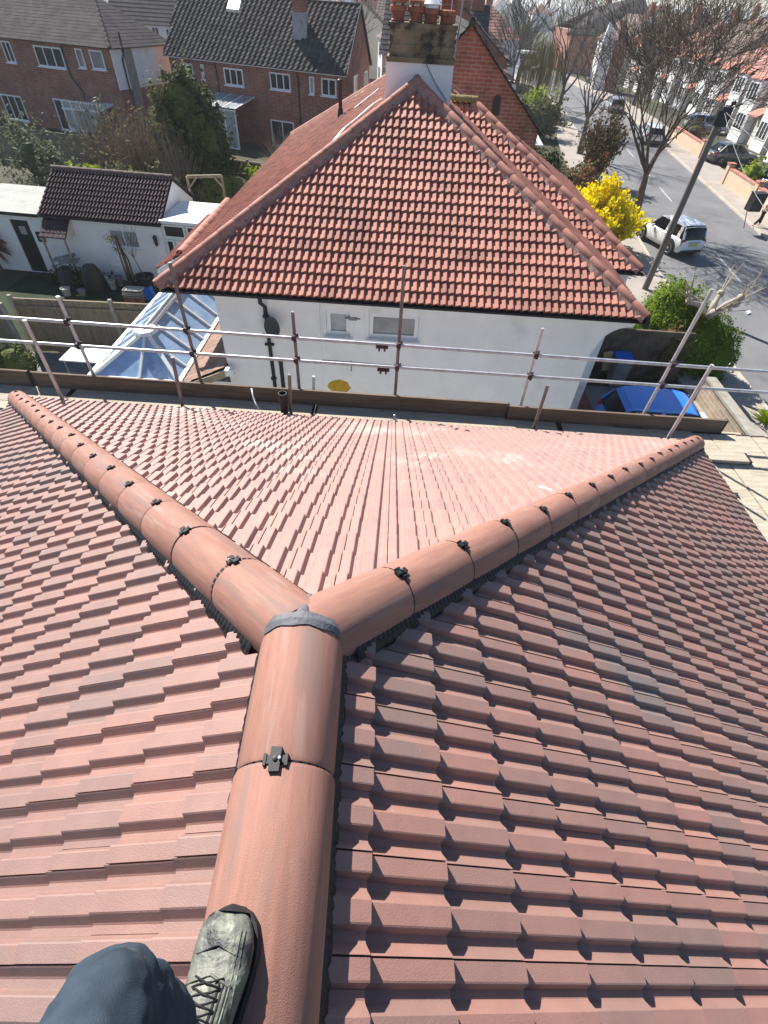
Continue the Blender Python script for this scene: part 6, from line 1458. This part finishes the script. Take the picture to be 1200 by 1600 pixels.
# ================================================================ cars
def car(label, loc, heading, L, W, H, paint, style='suv', plate=True, blob=None):
    t = thing('parked_car', label, 'car', (0, 0, 0)); hw = W/2; gl = .19
    if style == 'suv':
        belt = H*.615
        B = [(0, .40, belt*.80, .88), (.012, .34, belt*.93, .93), (.05, .27, belt*.99, .975), (.2, .23, belt, 1), (.6, .23, belt, 1), (.70, .23, belt*.985, 1), (.80, .23, belt*.95, .99), (.92, .25, belt*.89, .95), (.98, .30, belt*.80, .88), (1, .38, belt*.66, .80)]
        G = [(.018, belt-.02, .86), (.055, H*.90, .81), (.085, H*.965, .79), (.14, H*.99, .78), (.33, H, .775), (.50, H*.985, .765), (.58, H*.94, .75), (.70, belt-.01, .82)]
        rf = (.07, .575); pil = ((.105, .15), (.355, .385))
    elif style == 'hatch':
        belt = H*.63
        B = [(0, .36, belt*.72, .84), (.015, .28, belt*.86, .91), (.06, .22, belt*.97, .97), (.2, .2, belt, 1), (.62, .2, belt, 1), (.74, .2, belt*.97, .995), (.86, .2, belt*.88, .97), (.95, .24, belt*.76, .90), (.985, .28, belt*.64, .83), (1, .34, belt*.52, .74)]
        G = [(.03, belt-.02, .85), (.09, H*.84, .80), (.155, H*.955, .77), (.25, H*.992, .755), (.42, H, .75), (.64, H*.97, .735), (.74, H*.91, .73), (.86, belt*.93, .82)]
        rf = (.11, .745); pil = ((.14, .20), (.40, .43))
    else:
        belt = H*.64
        B = [(0, .36, belt*.72, .84), (.015, .28, belt*.90, .91), (.06, .22, belt*.98, .97), (.2, .2, belt, 1), (.62, .2, belt, 1), (.74, .2, belt*.95, .995), (.88, .2, belt*.86, .96), (.97, .24, belt*.72, .88), (1, .34, belt*.55, .78)]
        G = [(.10, belt-.02, .84), (.20, H*.93, .78), (.28, H*.99, .76), (.42, H, .75), (.54, H*.96, .74), (.70, belt-.01, .82)]
        rf = (.205, .545); pil = ((.20, .24), (.43, .45))
    def fine(S, n=3):
        out = []
        for a, b in zip(S, S[1:]):
            for k in range(n): f = k/n; out.append(tuple(a[i]*(1-f)+b[i]*f for i in range(len(a))))
        return out+[S[-1]]
    m = MB(); rings = []
    for f, zl, zt, w in fine(B):
        x = L*f; h = hw*w; rings.append([(x, -h*.90, zl), (x, -h*.98, zl+.12), (x, -h, zl+(zt-zl)*.5), (x, -h*.985, zt-.10), (x, -h*.94, zt-.03), (x, -h*.84, zt), (x, 0, zt+.015), (x, h*.84, zt), (x, h*.94, zt-.03), (x, h*.985, zt-.10), (x, h, zl+(zt-zl)*.5), (x, h*.98, zl+.12), (x, h*.90, zl)])
    m.loft(rings); m.build('body', X[paint], t, smooth=True, edge=50)
    def gw(f): 
        for a, b in zip(G, G[1:]):
            if a[0] <= f <= b[0]: k = (f-a[0])/(b[0]-a[0]); return a[1]+(b[1]-a[1])*k, hw*(a[2]+(b[2]-a[2])*k)
        return G[-1][1], hw*G[-1][2]
    m = MB(); rings = []; wb = hw*.90
    for f, zt, w in fine(G):
        x = L*f; h = hw*w; zb = belt-.06; k = min(1, max(0, (zt-zb)/(H-zb))); hh = wb+(h-wb)*k
        rings.append([(x, -wb, zb), (x, -hh, max(zb+.01, zt-.06)), (x, -hh*.93, zt), (x, 0, zt+.012), (x, hh*.93, zt), (x, hh, max(zb+.01, zt-.06)), (x, wb, zb)])
    m.loft(rings); m.build('window', X['carglass'], t, smooth=True, edge=50)
    m = MB(); rings = []
    n = 14
    for k in range(n+1):
        f = rf[0]+(rf[1]-rf[0])*k/n; zt, h = gw(f); rings.append([(L*f, -h*1.012, zt-.075), (L*f, -h*.96, zt+.006), (L*f, 0, zt+.022), (L*f, h*.96, zt+.006), (L*f, h*1.012, zt-.075), (L*f, h*.9, zt-.09), (L*f, -h*.9, zt-.09)])
    m.loft(rings); m.build('roof', X[paint], t, smooth=True, edge=50)
    for s_ in (-1, 1):
        for a, b in pil:
            za, ha = gw(a); zb_, hb = gw(b); m = MB(); m.slab([(L*a-.04, s_*(wb+.006), belt-.03), (L*b+.02, s_*(wb+.006), belt-.03), (L*b, s_*(hb+.008), zb_-.06), (L*a, s_*(ha+.008), za-.06)], .012, V((0, s_, 0))); m.build('pillar', X[paint], t)
        m = MB(); zr, hr = gw(rf[1]); f2 = G[-1][0]; m.beam((L*rf[1], s_*hr*.97, zr-.02), (L*f2, s_*wb*.97, belt-.01), .07, .05); m.build('pillar', X[paint], t)
        zr, hr = gw(rf[0]); m = MB(); m.beam((L*rf[0], s_*hr*.96, zr-.02), (L*G[0][0], s_*wb*.95, belt-.01), .09, .05); m.build('pillar', X[paint], t)
        for f in (.19, .79):
            r = .345 if style == 'suv' else .29; ar = MB(); ar.lathe([(r+.07, 0), (r+.07, .012)], (L*f, s_*(hw-.004), r+.01), 20, axis=(0, s_, 0)); ar.build('wheel_arch', X['lantern'], t)
            wm = MB(); wm.lathe([(r*.6, -.16), (r*.95, -.16), (r, -.13), (r, .01), (r*.95, .035), (r*.66, .03)], (L*f, s_*hw, r), 22, axis=(0, s_, 0)); wo = wm.build('wheel', X['tyre'], t, smooth=True, edge=40)
            q = MB(); q.lathe([(r*.66, .0), (r*.66, .03), (r*.6, .034), (r*.55, .012), (r*.2, .03), (.001, .034)], (L*f, s_*hw, r), 20, axis=(0, s_, 0)); q.build('rim', X['alloy'], wo, smooth=True, edge=30)
        m = MB(); m.obox((L*.60, s_*(hw+.08), belt+.03), (.06, 0, 0), (0, .08, 0), (0, 0, .06)); m.build('mirror', X[paint], t)
        zl = belt*.80; m = MB(); m.obox((L*.022, s_*hw*.80, zl), (.05, 0, 0), (0, hw*.13, 0), (0, 0, .14)); m.build('tail_light', X['redlamp'], t)
        m = MB(); m.obox((L*.975, s_*hw*.64, belt*.70), (.06, 0, 0), (0, hw*.18, 0), (0, 0, .08)); m.build('headlight', X['headlamp'], t)
    m = MB(); m.box(-.03, .12, -hw*.80, hw*.80, .30, .42); m.build('rear_bumper', X['lantern'], t)
    if plate:
        m = MB(); m.box(-.045, .05, -.26, .26, belt*.66, belt*.66+.12); m.build('number_plate', X['plate'], t)
        m = MB(); m.box(-.02, .05, -.36, .36, belt*.66+.15, belt*.66+.18); m.build('boot_handle', X['lead'], t)
    t.location = loc; t.rotation_euler = (0, 0, heading); return t
car('white off-road car parked askew beside the yellow forsythia', (14.75, 27.9, .02), radians(90+18), 3.85, 1.56, 1.48, 'carwhite', 'suv')
car('bright blue hatchback half hidden by the scaffold below the hedge', (6.0, 12.05, .03), radians(-2), 3.15, 1.55, 1.45, 'carblue', 'hatch', False)
car('dark car with pale roof parked behind the pink coped wall', (25.3, 52.0, .03), radians(8), 4.3, 1.75, 1.45, 'cardark', 'saloon')
car('pale blue car at the right edge behind the cream wall', (25.6, 42.8, .03), radians(20), 4.1, 1.72, 1.45, 'carpale', 'hatch')
car('blue grey car in a front garden behind the big bare tree', (29.5, 68.5, .03), radians(-12), 4.1, 1.7, 1.45, 'carpale', 'hatch')
car('white car parked on the street beyond the big bare tree', (rx_(60)+2.5, 58, .02), radians(82), 4.2, 1.75, 1.45, 'carwhite', 'hatch')
car('silver car far up the street by the right kerb', (rx_(78)+2.5, 77, .02), radians(86), 4.2, 1.75, 1.45, 'carsilver', 'hatch')

# ================================================================ air
hz = MB(); hz.box(-1500, 1500, -65, 2600, -1.0, 16.5); hm = bpy.data.materials.new('haze'); hm.use_nodes = True; hn = hm.node_tree.nodes
for n_ in list(hn):
    if n_.type == 'BSDF_PRINCIPLED': hn.remove(n_)
pv_ = hn.new('ShaderNodeVolumePrincipled'); pv_.inputs['Color'].default_value = (0.90, 0.95, 1.0, 1); pv_.inputs['Density'].default_value = 0.0005; pv_.inputs['Anisotropy'].default_value = 0.1
hm.node_tree.links.new(pv_.outputs[0], [x for x in hn if x.type == 'OUTPUT_MATERIAL'][0].inputs['Volume'])
tag(hz.build('haze', hm), kind='stuff')
